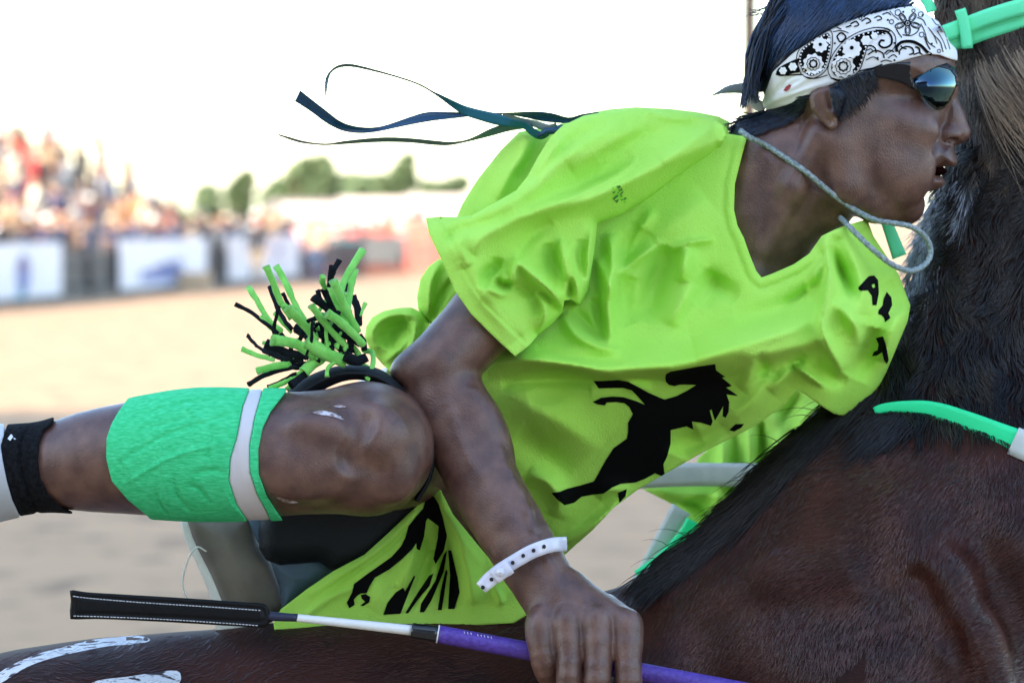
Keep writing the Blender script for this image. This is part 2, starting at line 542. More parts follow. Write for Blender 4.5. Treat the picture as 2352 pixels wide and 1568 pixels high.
def decal(poly, fun, spacing=6, off=2.0, holes=()):
    V, T = cdt(poly, spacing, holes=holes)
    a, b, c = V[T[:, 0]], V[T[:, 1]], V[T[:, 2]]
    cr = (b[:, 0] - a[:, 0]) * (c[:, 1] - a[:, 1]) - (b[:, 1] - a[:, 1]) * (c[:, 0] - a[:, 0])
    T[cr > 0] = T[cr > 0][:, ::-1]
    w = fun(V[:, 0], V[:, 1]) - off
    return W3(np.column_stack([V, w])), T

def stroke(pts, width, fun, off=2.0, n=None):
    """flat printed line following a surface"""
    P = spline(pts, n or max(4, len(pts) * 4))
    t = np.gradient(P, axis=0); t /= np.linalg.norm(t, axis=1)[:, None] + 1e-9
    nn = np.stack([-t[:, 1], t[:, 0]], 1)
    wd = np.broadcast_to(np.asarray(width, float), (len(P),))[:, None] / 2
    A, B = P + nn * wd, P - nn * wd
    X = np.concatenate([A, B]); m = len(P)
    w = fun(X[:, 0], X[:, 1]) - off
    i = np.arange(m - 1)
    Q = np.stack([i, i + 1, i + 1 + m, i + m], 1)
    return W3(np.column_stack([X, w])), Q

def fold_sum(U, V, folds):
    """folds: (points, half width, height toward camera, skew) in sheet units"""
    out = np.zeros(np.shape(U))
    for f in folds:
        pts, wd, amp = f[0], f[1], f[2]
        P = spline(pts, max(6, 5 * len(pts)))
        lo = P.min(0) - 3 * wd; hi = P.max(0) + 3 * wd
        m = (U > lo[0]) & (U < hi[0]) & (V > lo[1]) & (V < hi[1])
        if not m.any(): continue
        u, v = U[m], V[m]
        best = np.full(u.shape, 1e12); tt = np.zeros(u.shape); sg = np.zeros(u.shape)
        for i in range(len(P) - 1):
            a, b = P[i], P[i + 1]; d = b - a; l2 = d @ d + 1e-9
            t = np.clip(((u - a[0]) * d[0] + (v - a[1]) * d[1]) / l2, 0, 1)
            ex, ey = u - a[0] - t * d[0], v - a[1] - t * d[1]
            q = ex * ex + ey * ey
            c = q < best
            best = np.where(c, q, best); tt = np.where(c, (i + t) / (len(P) - 1), tt)
            sg = np.where(c, d[0] * ey - d[1] * ex, sg)
        dist = np.sqrt(best)
        wd2 = np.full(u.shape, float(wd))
        if len(f) > 3:   # sharp on one side, soft on the other
            wd2 = np.where(sg * f[3] > 0, wd * (1 - abs(f[3])), wd * (1 + 0.5 * abs(f[3])))
        tap = np.sin(np.clip(tt, 0, 1) * np.pi) ** 0.6 * 0.9 + 0.1
        x = dist / wd2
        pr = np.exp(-np.sqrt(x ** 2 + 0.05) ** 1.45 + 0.114) if amp > 0 else np.exp(-x ** 2)
        out[m] += amp * pr * tap
    return out
# ------------------------------------------------------------------ setting: arena dirt, added unseen grandstand whose shade covers the near ground
def arena_point(u, d, z=0.0):          # ground plan helper: bearing u, distance d from the camera spot
    return ((u - CU) * K / D0 * d, d - D0, z)
gm = bpy.data.materials.new('arena_dirt'); gm.use_nodes = True
def _dirt(m):
    nt = m.node_tree; N = nt.nodes; L = nt.links; b = N['Principled BSDF']
    tc = N.new('ShaderNodeTexCoord')
    n1 = N.new('ShaderNodeTexNoise'); n1.inputs['Scale'].default_value = 0.9; n1.inputs['Detail'].default_value = 8
    n2 = N.new('ShaderNodeTexNoise'); n2.inputs['Scale'].default_value = 2.4; n2.inputs['Detail'].default_value = 5
    L.new(tc.outputs['Object'], n1.inputs['Vector']); L.new(tc.outputs['Object'], n2.inputs['Vector'])
    mx = N.new('ShaderNodeMix'); mx.data_type = 'RGBA'
    mx.inputs[6].default_value = (0.52, 0.325, 0.18, 1); mx.inputs[7].default_value = (0.37, 0.225, 0.12, 1)
    L.new(n1.outputs[0], mx.inputs[0])
    r = N.new('ShaderNodeMapRange'); r.inputs[1].default_value = 0.56; r.inputs[2].default_value = 0.66; r.inputs[4].default_value = 0.75
    L.new(n2.outputs[0], r.inputs[0])
    m2 = N.new('ShaderNodeMix'); m2.data_type = 'RGBA'; m2.inputs[7].default_value = (0.12, 0.08, 0.052, 1)
    L.new(r.outputs[0], m2.inputs[0]); L.new(mx.outputs[2], m2.inputs[6]); L.new(m2.outputs[2], b.inputs['Base Color'])
    b.inputs['Roughness'].default_value = 0.95; b.inputs['Specular IOR Level'].default_value = 0.2
    bp = N.new('ShaderNodeBump'); bp.inputs['Strength'].default_value = 0.5; bp.inputs['Distance'].default_value = 0.05
    L.new(n2.outputs[0], bp.inputs['Height']); L.new(bp.outputs[0], b.inputs['Normal'])
_dirt(gm)
ground = obj('ground', [(-600, -300, 0), (600, -300, 0), (600, 1500, 0), (-600, 1500, 0)], [[(0, 1, 2, 3)]], gm, None, False)
tag(ground, kind='structure')

M_conc = mat('pale_concrete', (0.42, 0.40, 0.37), 0.9, vary=(0.34, 0.32, 0.30), vscale=0.6)
M_roof = mat('roof_sheet', (0.30, 0.31, 0.32), 0.6, vary=(0.25, 0.26, 0.27), vscale=0.4)
M_steel = mat('dark_steel', (0.045, 0.042, 0.05), 0.6, vary=(0.03, 0.03, 0.035), vscale=3)
# its roof edge throws the shade that ends about 35 m out on the dirt
SY = -30.0
SH = (31 - SY) / math.cos(R(SUN_AZ - 180)) * math.tan(R(SUN_EL))
SX0, SX1 = -75.0, 9.0  # unseen stand added and widened to block sun and front sky light
stand = empty('shade_stand', ((SX0 + SX1) / 2, SY - 8, 0), 'added shade-casting roofed concrete grandstand behind the near side of the arena', 'shade_stand')
SC, SW = (SX0 + SX1) / 2, SX1 - SX0
mb = MB()
for i in range(16): mb.box((SC, SY + 1 - i * 0.9, 0.45 + 0.3 * i), (SW, 0.9, 0.9 + 0.6 * i))
mb.build('terrace', M_conc, stand, False)
mb = MB(); mb.box((SC, SY - 14.2, SH / 2), (SW, 0.3, SH)); mb.build('back_wall', M_conc, stand, False)
mb = MB(); mb.box((SC, SY - 7.2, SH + .18), (SW + 1, 14.4, 0.35)); mb.build('roof', M_roof, stand, False)
for i in range(6):
    mb = MB(); mb.box((SX0 + .5 + i * (SW - 1) / 5, SY - 13.6, SH / 2), (0.5, 0.5, SH - .1)); mb.build('column', M_steel, stand, False)

# ---- fence line on the far side, bleachers, crowd
def fence_at(u):
    d = 20.64 / (0.1387 - (u - CU) * K / D0)
    return np.array(arena_point(u, d))
def fence_d(d): return np.array([-10.1 + 0.1387 * (d - 76), d - D0, 0.0])
fdir = fence_d(100) - fence_d(76); fdir /= np.linalg.norm(fdir)
fnor = np.array([-fdir[1], fdir[0], 0])          # away from the arena (to the left)
frz = math.atan2(fdir[1], fdir[0])
fence = empty('arena_fence', fence_d(90), 'dark steel rail fence along the far side of the arena below the crowd', 'fence')
DEND = 116
for i, d in enumerate(np.arange(62, DEND + 0.1, 3.0)):
    mb = MB(); p = fence_d(d); mb.tube([p, p + np.array([0, 0, 1.55])], 0.06, 8); mb.build('post', M_steel, fence)
for z in (0.35, 0.72, 1.08, 1.45):
    mb = MB(); mb.tube([fence_d(61) + np.array([0, 0, z]), fence_d(DEND) + np.array([0, 0, z])], 0.035, 6, up=(0, 1, 0)); mb.build('rail', M_steel, fence)
for i, d in enumerate(np.arange(62, DEND - 3 + 0.1, 3.0)):
    a, b = fence_d(d + .07), fence_d(d + 2.93); c = (a + b) / 2 + fnor * 0.06
    mb = MB(); mb.box((c[0], c[1], 0.62), (np.linalg.norm(b - a), 0.02, 0.78), frz); mb.build('mesh_panel', M_steel, fence, False)
mb = MB(); a, b = fence_d(61), fence_d(DEND); c = (a + b) / 2
mb.box((c[0], c[1], 0.11), (np.linalg.norm(b - a), 0.05, 0.2), frz); mb.build('kick_board', M_steel, fence, False)

M_banner = mat('white_vinyl', (0.62, 0.64, 0.72), 0.5, vary=(0.56, 0.58, 0.66), vscale=0.7)
M_blue = mat('logo_blue', (0.10, 0.14, 0.36), 0.6); M_pink = mat('logo_pink', (0.45, 0.16, 0.2), 0.6)
M_cyan = mat('logo_cyan', (0.15, 0.40, 0.55), 0.6); M_olive = mat('logo_olive', (0.22, 0.30, 0.14), 0.6)
def banner(u0, u1, label, marks):
    a, b = fence_at(u0), fence_at(u1); L = np.linalg.norm(b - a); c = (a + b) / 2
    off = -fnor * 0.10
    o = empty('banner', c + off, label, 'banner', 'white sponsor banners tied along the fence')
    mb = MB(); mb.box((c[0] + off[0], c[1] + off[1], 0.70), (L, 0.02, 1.10), frz); mb.build('sheet', M_banner, o, False)
    for k in range(max(2, int(L / 1.5))):
        q = a + (b - a) * (k + .5) / max(2, int(L / 1.5)) - fnor * 0.05
        mb = MB(); mb.tube([q + np.array([0, 0, 1.22]), q + np.array([0, 0, 1.45])], 0.015, 5); mb.build('tie', M_steel, o)
    for (s0, z0, rs, rz, m, kind) in marks:
        q = a + (b - a) * s0 - fnor * 0.115
        n = 24; th = np.linspace(0, 2 * np.pi, n, endpoint=False)
        if kind == 'disc': r = np.ones(n)
        elif kind == 'burst': r = 0.75 + 0.25 * np.sin(th * 5)
        else: r = 1 / np.maximum(np.abs(np.cos(th)), np.abs(np.sin(th)))
        F = q + fdir * (np.cos(th) * r * rs)[:, None] + np.array([0, 0, 1.0]) * (z0 + np.sin(th) * r * rz)[:, None]
        V = np.concatenate([F, F + fnor * 0.012, [F.mean(0), F.mean(0) + fnor * 0.012]])
        i = np.arange(n); j = (i + 1) % n
        obj('logo', V, [np.stack([i, j, np.full(n, 2 * n)], 1), np.stack([j + n, i + n, np.full(n, 2 * n + 1)], 1)], m, o, False)
banner(-120, 130, 'white banner with a round blue and pink emblem, cut by the photo edge', [(0.62, 0.62, 0.55, 0.42, M_blue, 'disc'), (0.62, 0.80, 0.42, 0.16, M_pink, 'burst'), (0.60, 0.26, 0.3, 0.12, M_cyan, 'box')])
banner(265, 466, 'white banner with a broad violet-blue logo, second along the fence', [(0.50, 0.58, 1.7, 0.17, M_blue, 'burst'), (0.46, 0.42, 2.2, 0.13, M_blue, 'box'), (0.62, 0.66, 0.9, 0.14, M_blue, 'burst')])
banner(515, 676, 'white banner with small green and blue marks, farthest of the fence row', [(0.42, 0.88, 0.7, 0.14, M_olive, 'burst'), (0.70, 0.86, 0.7, 0.10, M_blue, 'burst')])
def box_thing(name, label, cat, parts, loc):
    o = empty(name, loc, label, cat)
    for (nm, c, d, m) in parts:
        mb = MB(); mb.box(np.array(loc) + np.array(c), d); mb.build(nm, m, o, False)
    return o
M_tan = mat('tan_board', (0.42, 0.33, 0.22), 0.8); M_red = mat('red_panel', (0.42, 0.10, 0.07), 0.7, vary=(0.36, 0.08, 0.06), vscale=1)
M_white = mat('white_panel', (0.50, 0.44, 0.43), 0.6, vary=(0.42, 0.36, 0.36), vscale=0.5); M_dark = mat('dark_vinyl', (0.05, 0.055, 0.06), 0.7)
M_teal = mat('teal_print', (0.03, 0.30, 0.32), 0.6); M_glass = mat('window_glass', (0.03, 0.04, 0.05), 0.15)
p = fence_at(400) - fnor * 0.5
box_thing('wooden_crate', 'pale wooden crate standing at the foot of the second banner', 'crate',
          [('side', (0, 0, 0.24), (0.75, 0.5, 0.44), M_tan)] + [('slat', (0, -0.27, 0.08 + 0.16 * k), (0.77, 0.03, 0.12), M_tan) for k in range(3)], tuple(p))
# the cross fence at the far end
far = lambda u, d, z=0: np.array(arena_point(u, d, z))
a, b = far(738, 118), far(936, 118); c = (a + b) / 2
box_thing('banner', 'dark grey banner with a teal figure on the distant cross fence', 'banner',
          [('sheet', (0, 0, 0.72), (b[0] - a[0], 0.03, 0.85), M_dark), ('logo', (-0.55, -0.03, 0.75), (0.62, 0.02, 0.7), M_teal), ('logo', (-0.95, -0.03, 0.95), (0.3, 0.02, 0.24), M_white)], tuple(c))
fe = empty('cross_fence', far(880, 118.6), 'pale red rail fence across the far end of the arena', 'fence')
for i in range(8):
    q = far(700, 118.6) + np.array([i * 1.1, 0, 0]); mb = MB(); mb.tube([q, q + np.array([0, 0, 1.5])], 0.05, 6); mb.build('post', M_red, fe)
for z in (0.1, 0.28, 1.3): 
    mb = MB(); q = far(700, 118.6) + np.array([3.85, 0, z]); mb.box(q, (7.8, 0.04, 0.14)); mb.build('rail', M_red, fe, False)
for k, (u0, u1, zz) in enumerate(((940, 1000, 1.75), (1003, 1066, 1.6))):
    a, b = far(u0, 116.5), far(u1, 116.5); c = (a + b) / 2; w = b[0] - a[0]
    box_thing('chute_gate', ['red boarded chute gate right of the dark grey banner', 'red boarded chute gate half hidden by the rider\'s sleeve'][k], 'gate',
              [('board', (0, 0, 0.14 + i * 0.27), (w, 0.05, 0.22), M_red) for i in range(int(zz / 0.27))] + [('gate_post', (s * (w / 2 + .04), 0, zz / 2), (0.09, 0.09, zz), M_red) for s in (-1, 1)], tuple(c))
TL = ['white livestock trailer behind the dark grey banner', 'white trailer with a pink stripe beyond the red gates', 'long white trailer behind the standing spectators']
for k, (u0, u1, d, h, st) in enumerate(((785, 930, 140, 2.3, M_white), (935, 1075, 146, 2.4, M_pink), (655, 775, 150, 2.1, M_white))):
    a, b = far(u0, d), far(u1, d); c = (a + b) / 2; w = b[0] - a[0]
    pr = [('body', (0, 0, 0.6 + (h - .6) / 2), (w, 2.3, h - .6), M_white), ('stripe', (0, -1.17, 1.15), (w * .98, 0.03, 0.28), M_red if k != 1 else M_pink), ('roof', (0, 0, h + 0.05), (w + .15, 2.4, 0.1), M_white)]
    for i in range(3): pr.append(('window', (w * (i - 1) * 0.28, -1.17, h - 0.5), (w * .16, 0.03, 0.42), M_glass))
    o = box_thing('trailer', TL[k], 'trailer', pr, tuple(c))
    for s in (-.28, .28):
        q = c + np.array([s * w, -1.0, 0.36]); mb = MB(); mb.tube([q, q + np.array([0, 0.25, 0])], 0.36, 14); mb.build('wheel', M_dark, o)
a, b = far(630, 165), far(820, 165); c = (a + b) / 2; w = b[0] - a[0]
bd = box_thing('low_building', 'low tan building with a shallow roof under the distant trees', 'building',
               [('wall', (0, 0, 0.95), (w, 6, 1.9), M_tan)] + [('window', (w * (i - 1.5) * 0.22, -3.02, 1.3), (0.6, 0.04, 0.7), M_glass) for i in range(4)] + [('door', (w * .42, -3.02, .85), (0.7, 0.04, 1.65), M_dark)], tuple(c))
V = np.array([[-w / 2 - .3, -3.4, 1.9], [w / 2 + .3, -3.4, 1.9], [w / 2 + .3, 3.4, 1.9], [-w / 2 - .3, 3.4, 1.9], [-w / 2 - .3, 0, 2.45], [w / 2 + .3, 0, 2.45]]) + c
obj('roof', V, [[(0, 1, 5, 4), (2, 3, 4, 5), (3, 2, 1, 0)], [(0, 4, 3), (1, 2, 5)]], mat('tan_roof', (0.24, 0.19, 0.14), 0.8), bd, False)

# trees beyond the arena
M_leaf = mat("tree_leaves", (0.05, 0.085, 0.035), 0.7, vary=(0.08, 0.115, 0.05), vscale=0.8)
M_bark = mat('tree_bark', (0.10, 0.075, 0.05), 0.9, vary=(0.06, 0.045, 0.03), vscale=4)
def tree(u, d, top, wpx, label, dens=2600):
    base = far(u, d); sc = K / D0 * d; h = 1.85 + (490 - top) * sc; rw = wpx * sc / 2
    o = empty('tree', base, label, 'tree', 'trees beyond the far end of the arena')
    mb = MB(); mb.tube(base + spline([(0, 0, 0), (0.1, 0, h * .3), (0, 0.1, h * .8)], 6), np.linspace(.28, .08, 6), 7)
    for k in range(5):
        an = k * 1.3; mb.tube(base + spline([(0, 0, h * .35), (math.cos(an) * rw * .4, math.sin(an) * rw * .4, h * .6), (math.cos(an) * rw * .7, math.sin(an) * rw * .7, h * .78)], 5), np.linspace(.12, .03, 5), 5)
    mb.build('trunk', M_bark, o)
    cl = [(rng.normal(0, .45), rng.normal(0, .45), rng.uniform(.42, .92), rng.uniform(.28, .5)) for _ in range(16)] + [(0, 0, .8, .4)]
    ctr = []
    while len(ctr) < dens:
        c = cl[rng.integers(len(cl))]
        q = rng.normal(0, 1, 3); q /= np.linalg.norm(q); q *= c[3] * rng.random() ** .4
        x, y, z = c[0] * .62 + q[0], c[1] * .62 + q[1], c[2] + q[2] * rw / h
        if z > 1: continue
        ctr.append((x * rw, y * rw, z * h))
    C = np.array(ctr) + base; n = len(C); s = rng.uniform(.22, .5, n)[:, None]
    a = rng.normal(0, 1, (n, 3)); a /= np.linalg.norm(a, axis=1)[:, None]
    b = np.cross(a, rng.normal(0, 1, (n, 3))); b /= np.linalg.norm(b, axis=1)[:, None]
    V = np.stack([C - a * s, C + b * s * .6, C + a * s, C - b * s * .6], 1).reshape(-1, 3)
    obj('crown', V, [np.arange(4 * n).reshape(-1, 4)], M_leaf, o, False)
tree(556, 185, 394, 84, 'narrow dark green tree above the end of the crowd')
tree(712, 180, 362, 165, 'broad round green tree above the low tan building', 7000)
tree(928, 190, 346, 84, 'small olive green tree above the white trailers')
tree(850, 210, 402, 120, 'low pale green tree between the round tree and the olive one', 2000)
tree(640, 205, 414, 120, 'low green tree between the narrow tree and the round tree', 1800)
tree(1030, 215, 404, 110, 'low pale green tree beside the rider\'s shoulder', 1800)
tree(785, 230, 398, 150, 'low spreading tree beside the round green tree', 1800)
tree(480, 215, 428, 90, 'low bush-like tree just over the heads of the crowd', 1500)
# timber pole behind the rider's head
p = far(1722, 22)
o = empty('utility_pole', p, 'brown timber pole standing behind the rider\'s hair', 'pole')
mb = MB(); mb.tube(p + np.array([(0, 0, 0), (0, 0, 3), (0, 0, 9)]), (0.05, 0.046, 0.04), 12); mb.build('shaft', mat('pole_timber', (0.24, 0.16, 0.11), 0.85, vary=(0.16, 0.11, 0.07), vscale=8, vstretch=(4, 4, .3)), o)
mb = MB(); mb.box(p + np.array((0, 0, 8.4)), (1.3, 0.08, 0.1)); mb.build('crossarm', M_bark, o, False)

# ---- bleachers
NR = 8
row_off = lambda k: 1.7 + 0.78 * k
row_z = lambda k: 0.45 + 0.40 * k
B_END = 106.0
bl = empty('bleachers', fence_d(95) + fnor * 4, 'open bleachers stepping up behind the arena fence', 'bleachers')
for k in range(NR):
    a = fence_d(58) + fnor * row_off(k); b = fence_d(B_END) + fnor * row_off(k); c = (a + b) / 2
    mb = MB(); mb.box((c[0], c[1], row_z(k)), (np.linalg.norm(b - a), 0.30, 0.05), frz); mb.build('seat_plank', M_tan, bl, False)
    c2 = c - fnor * 0.3
    mb = MB(); mb.box((c2[0], c2[1], row_z(k) - 0.40), (np.linalg.norm(b - a), 0.36, 0.04), frz); mb.build('foot_plank', M_steel, bl, False)
for d in np.arange(60, B_END + .1, 4.6):
    for k in (1, 4, 7):
        q = fence_d(d) + fnor * row_off(k); mb = MB(); mb.tube([q, q + np.array([0, 0, row_z(k) - .03])], .05, 6); mb.build('leg', M_steel, bl)

# ---- spectators: a few body shapes, shared, each spectator its own object
def ramp_mat(name, cols, rough=0.8):
    m = bpy.data.materials.new(name); m.use_nodes = True; nt = m.node_tree; N = nt.nodes; L = nt.links
    oi = N.new('ShaderNodeObjectInfo'); cr = N.new('ShaderNodeValToRGB'); cr.color_ramp.interpolation = 'CONSTANT'
    el = cr.color_ramp.elements
    while len(el) < len(cols): el.new(0.5)
    for i, c in enumerate(cols): el[i].position = i / len(cols); el[i].color = (*c, 1)
    L.new(oi.outputs['Random'], cr.inputs[0]); L.new(cr.outputs[0], N['Principled BSDF'].inputs['Base Color'])
    N['Principled BSDF'].inputs['Roughness'].default_value = rough
    return m
M_pskin = ramp_mat('crowd_skin', [(0.26, 0.14, 0.085), (0.19, 0.095, 0.055), (0.34, 0.20, 0.13), (0.12, 0.06, 0.035)], 0.5)
M_ptop = mat('crowd_top', (0.5, 0.5, 0.5), 0.85, objcol=True, vary=None)
M_pleg = ramp_mat('crowd_trousers', [(0.03, 0.05, 0.10), (0.02, 0.02, 0.025), (0.10, 0.12, 0.17), (0.25, 0.20, 0.14), (0.05, 0.07, 0.12)])
M_phair = ramp_mat('crowd_hair', [(0.02, 0.015, 0.012), (0.05, 0.03, 0.02), (0.012, 0.012, 0.014), (0.14, 0.09, 0.05)])
M_phat = ramp_mat('crowd_hat', [(0.62, 0.52, 0.36), (0.7, 0.68, 0.64), (0.03, 0.03, 0.035), (0.35, 0.05, 0.04), (0.45, 0.33, 0.2)])
def person_mesh(pose, hat):
    f = Field((-46, 46), (-75, 40), (-4, 196), 3.0)      # centimetres: x across, y back(+)/front(-), z up
    if pose == 'sit':
        hip = 10; sh = 62; 
        for s in (-1, 1):
            f.chain([(s * 9, 0, 8, 9), (s * 11, -44, 8, 7), (s * 11, -46, -4, 5.5)], 4)
    else:
        hip = 92; sh = 142
        for s in (-1, 1):
            f.chain([(s * 9, 0, 90, 9.5), (s * 10, -2, 48, 6.5), (s * 10, 1, 8, 4.6), (s * 10, -12, 3, 4.2)], 4)
    f.chain([(0, 0, hip, 14), (0, 0, hip + 22, 13), (0, 1, sh - 6, 15)], 6)
    for s in (-1, 1):
        if pose == 'cheer': arm = [(s * 19, 1, sh, 6), (s * 27, -6, sh + 22, 4.6), (s * 24, -10, sh + 44, 3.8), (s * 23, -10, sh + 50, 4)]
        elif pose == 'sit': arm = [(s * 19, 1, sh, 6), (s * 24, -6, sh - 27, 4.6), (s * 12, -26, sh - 34, 3.8), (s * 9, -30, sh - 34, 4)]
        elif pose == 'lean': arm = [(s * 19, 1, sh, 6), (s * 24, -12, sh - 24, 4.6), (s * 12, -34, sh - 16, 3.8), (s * 8, -38, sh - 16, 4)]
        else: arm = [(s * 19, 1, sh, 6), (s * 24, 2, sh - 29, 4.6), (s * 22, -6, sh - 52, 3.6), (s * 21, -8, sh - 60, 4)]
        f.chain([(0, 1, sh - 2, 11), (s * 19, 1, sh, 6.5)], 5)
        f.chain(arm, 4)
    f.chain([(0, 0, sh + 4, 6), (0, -2, sh + 14, 6)], 4)
    f.ell((0, -2, sh + 21, ), (7.6, 9.6, 11.5), 3)
    f.ell((0, -12, sh + 20), (1.6, 2.4, 2.2), 2)
    V, Q = surface_nets(f.F, f.ax, f.h, 1)
    Q = Q
    c = V[Q].mean(1); mi = np.zeros(len(Q), int)
    z = c[:, 2]
    mi[:] = 1
    if pose == 'sit': mi[(z < 14) | ((c[:, 1] < -16) & (z < 22))] = 2
    else: mi[z < 92] = 2
    mi[z > sh + 8] = 0
    hand = (np.abs(c[:, 0]) > 21) & ((z > sh + 24) if pose == 'cheer' else (z < sh - 32)) & (z > 70)
    if pose in ('stand', 'cheer'): mi[hand] = 0
    if pose in ('sit', 'lean'): mi[(c[:, 1] < -20) & (z > (24 if pose == 'sit' else 100))] = 0
    mi[(z > sh + 24 - 0.6 * (c[:, 1] + 2)) & (z > sh + 12)] = 3
    V = V / 100.0; quads = [Q]
    if hat:
        n = 16; th = np.linspace(0, 2 * np.pi, n, endpoint=False); hz = (sh + 27) / 100.0
        prof = [(0.20 if hat == 1 else 0.12, 0), (0.09, 0.01), (0.085, 0.09), (0.03, 0.11)]
        hv = []
        for (r, dz) in prof:
            y = -0.02 + np.sin(th) * r - (0.06 * (r > .1) * (hat == 2))
            zz = hz + dz + (0.05 * np.cos(th) ** 2 if (r > .15) else 0)
            hv.append(np.stack([np.cos(th) * r, y, np.broadcast_to(zz, n)], 1))
        hv = np.concatenate(hv); i = np.arange(3)[:, None] * n; j = np.arange(n)[None]
        hq = np.stack([i + j, i + (j + 1) % n, i + n + (j + 1) % n, i + n + j], -1).reshape(-1, 4) + len(V)
        V = np.concatenate([V, hv]); quads.append(hq); mi = np.concatenate([mi, np.full(len(hq), 4)])
    me = mesh_np('spectator', V, quads, None, True)
    for m in (M_pskin, M_ptop, M_pleg, M_phair, M_phat): me.materials.append(m)
    me.polygons.foreach_set('material_index', mi.astype(np.int32))
    return me
PM = {(p, h): person_mesh(p, h) for p in ('sit', 'stand', 'lean', 'cheer') for h in (0, 1, 2)}
TOPS = [('white', (.72, .70, .70)), ('cream', (.66, .58, .44)), ('pale pink', (.62, .36, .34)), ('red', (.45, .05, .05)), ('navy', (.03, .05, .14)), ('black', (.02, .02, .025)),
        ('orange', (.60, .25, .10)), ('grey', (.32, .32, .35)), ('maroon', (.20, .03, .06)), ('sky blue', (.25, .42, .62)), ('purple', (.22, .05, .22)), ('tan', (.45, .30, .18))]
WTS = np.array([.17, .10, .04, .04, .15, .26, .07, .10, .04, .04, .015, .09]); WTS /= WTS.sum()
HATN = {0: 'bareheaded', 1: 'broad-hatted', 2: 'capped'}
POSEN = {'sit': 'sitting', 'stand': 'standing', 'lean': 'leaning', 'cheer': 'arms raised'}
ORD = ['front', 'second', 'third', 'fourth', 'fifth', 'sixth', 'seventh', 'top']
n_p = 0
USED = set()
def spectator(pos, face, pose, hat, ci, place, group):
    global n_p
    for k in range(60):
        lab = f'{HATN[hat]} person in {TOPS[ci][0]} {POSEN[pose]} {place}'
        if lab not in USED: break
        hat = int(rng.integers(3)); ci = int(rng.choice(len(TOPS), p=WTS)) if k > 3 else ci
        if pose != 'sit' and k > 8: pose = str(rng.choice(['stand', 'lean', 'cheer']))
    USED.add(lab)
    me = PM[(pose, hat)]
    o = link(bpy.data.objects.new('person', me))
    o.location = pos; o.rotation_euler = (0, 0, face); s = rng.uniform(0.93, 1.06); o.scale = (s, s, s)
    c = np.array(TOPS[ci][1]) * rng.uniform(0.65, 0.95); o.color = (*c, 1)
    tag(o, lab, 'person', group)
    n_p += 1
face0 = frz + R(180)     # turned to the arena
for k in range(NR):
    d = 64.0
    while d < B_END - 0.4:
        d += rng.uniform(0.55, 1.15) + 0.10 * max(0, 3 - k)
        q = fence_d(d) + fnor * row_off(k)
        u = CU + q[0] / (K / D0 * (q[1] + D0))
        if u < -60 or d > B_END: continue
        pose = rng.choice(['sit', 'stand', 'cheer', 'lean'], p=[.72, .12, .08, .08]); hat = int(rng.choice([0, 1, 2], p=[.5, .28, .22]))
        z = row_z(k) - (0.0 if pose == 'sit' else 0.40)
        if pose != 'sit': q = q - fnor * 0.3
        ci = int(rng.choice(len(TOPS), p=WTS))
        pl = f'in the {ORD[k]} row ' + ('at the left edge' if u < 60 else 'above the first banner' if u < 140 else 'left of the second banner' if u < 260 else 'above the second banner' if u < 400 else 'at the right end')
        spectator((q[0], q[1], z + .02), face0 + rng.normal(0, .25) + R(0), pose, hat, ci, pl, 'spectators on the bleachers')
us = np.concatenate([np.arange(20, 480, 21), np.arange(480, 715, 9)])
for u in us:
    u = u + rng.normal(0, 4)
    q = fence_at(u) + fnor * rng.uniform(.35, .9)
    pose = rng.choice(['stand', 'lean', 'cheer'], p=[.45, .5, .05]); hat = int(rng.choice([0, 1, 2], p=[.5, .3, .2])); ci = int(rng.choice([0, 1, 4, 5, 7, 8, 10, 11], p=[.12, .08, .25, .33, .08, .05, .03, .06]))
    pl = 'at the fence ' + ('left of the second banner' if u < 265 else 'behind the second banner' if u < 466 else 'left of the third banner' if u < 515 else 'behind the third banner' if u < 676 else 'past the third banner')
    spectator(tuple(q), face0 + rng.normal(0, .3), pose, hat, ci, pl, 'spectators standing along the fence')
for u in np.arange(700, 1075, 13):
    u = u + rng.normal(0, 5); q = far(u, 121 + rng.uniform(0, 7))
    hat = int(rng.choice([0, 1, 2])); ci = int(rng.choice([0, 1, 2, 2, 0, 3, 6]))
    spectator(tuple(q), rng.normal(0, .5), 'stand', hat, ci, 'in the distance ' + ('left of the dark grey banner' if u < 740 else 'behind the dark grey banner' if u < 936 else 'behind the red chute gates'), 'spectators beyond the far cross fence')
for u, d, ci in ((712, 104, 8), (728, 103, 11), (590, 97.5, 5)):
    q = far(u, d); spectator(tuple(q), rng.normal(0, .4), 'stand', 1, ci, 'inside the arena in front of the fence', 'handlers standing inside the arena')
print('spectators', n_p)
# ------------------------------------------------------------------ the horse
A1 = lambda pts: [(1552.3 + 0.42 * x, 0.42 * y) for x, y in pts]              # head study
A2 = lambda pts: [(846.7 + 0.42 * x, 188.2 + 0.42 * y) for x, y in pts]        # sleeve study
A3 = lambda pts: [(1599.4 + 0.36 * x, 470.4 + 0.36 * y) for x, y in pts]       # collar study
A4 = lambda pts: [(0.46 * x, 545.7 + 0.46 * y) for x, y in pts]                # leg study
A5 = lambda pts: [(940.8 + 0.32 * x, 1081.9 + 0.32 * y) for x, y in pts]       # hand study
A6 = lambda pts: [(517.4 + 0.234 * x, 555.1 + 0.234 * y) for x, y in pts]      # fringe study
A7 = lambda pts: [(611.5 + 0.24 * x, 1129 + 0.24 * y) for x, y in pts]         # shirt tail study
A8 = lambda pts: [(1129 + 0.28 * x, 799.7 + 0.28 * y) for x, y in pts]         # print study

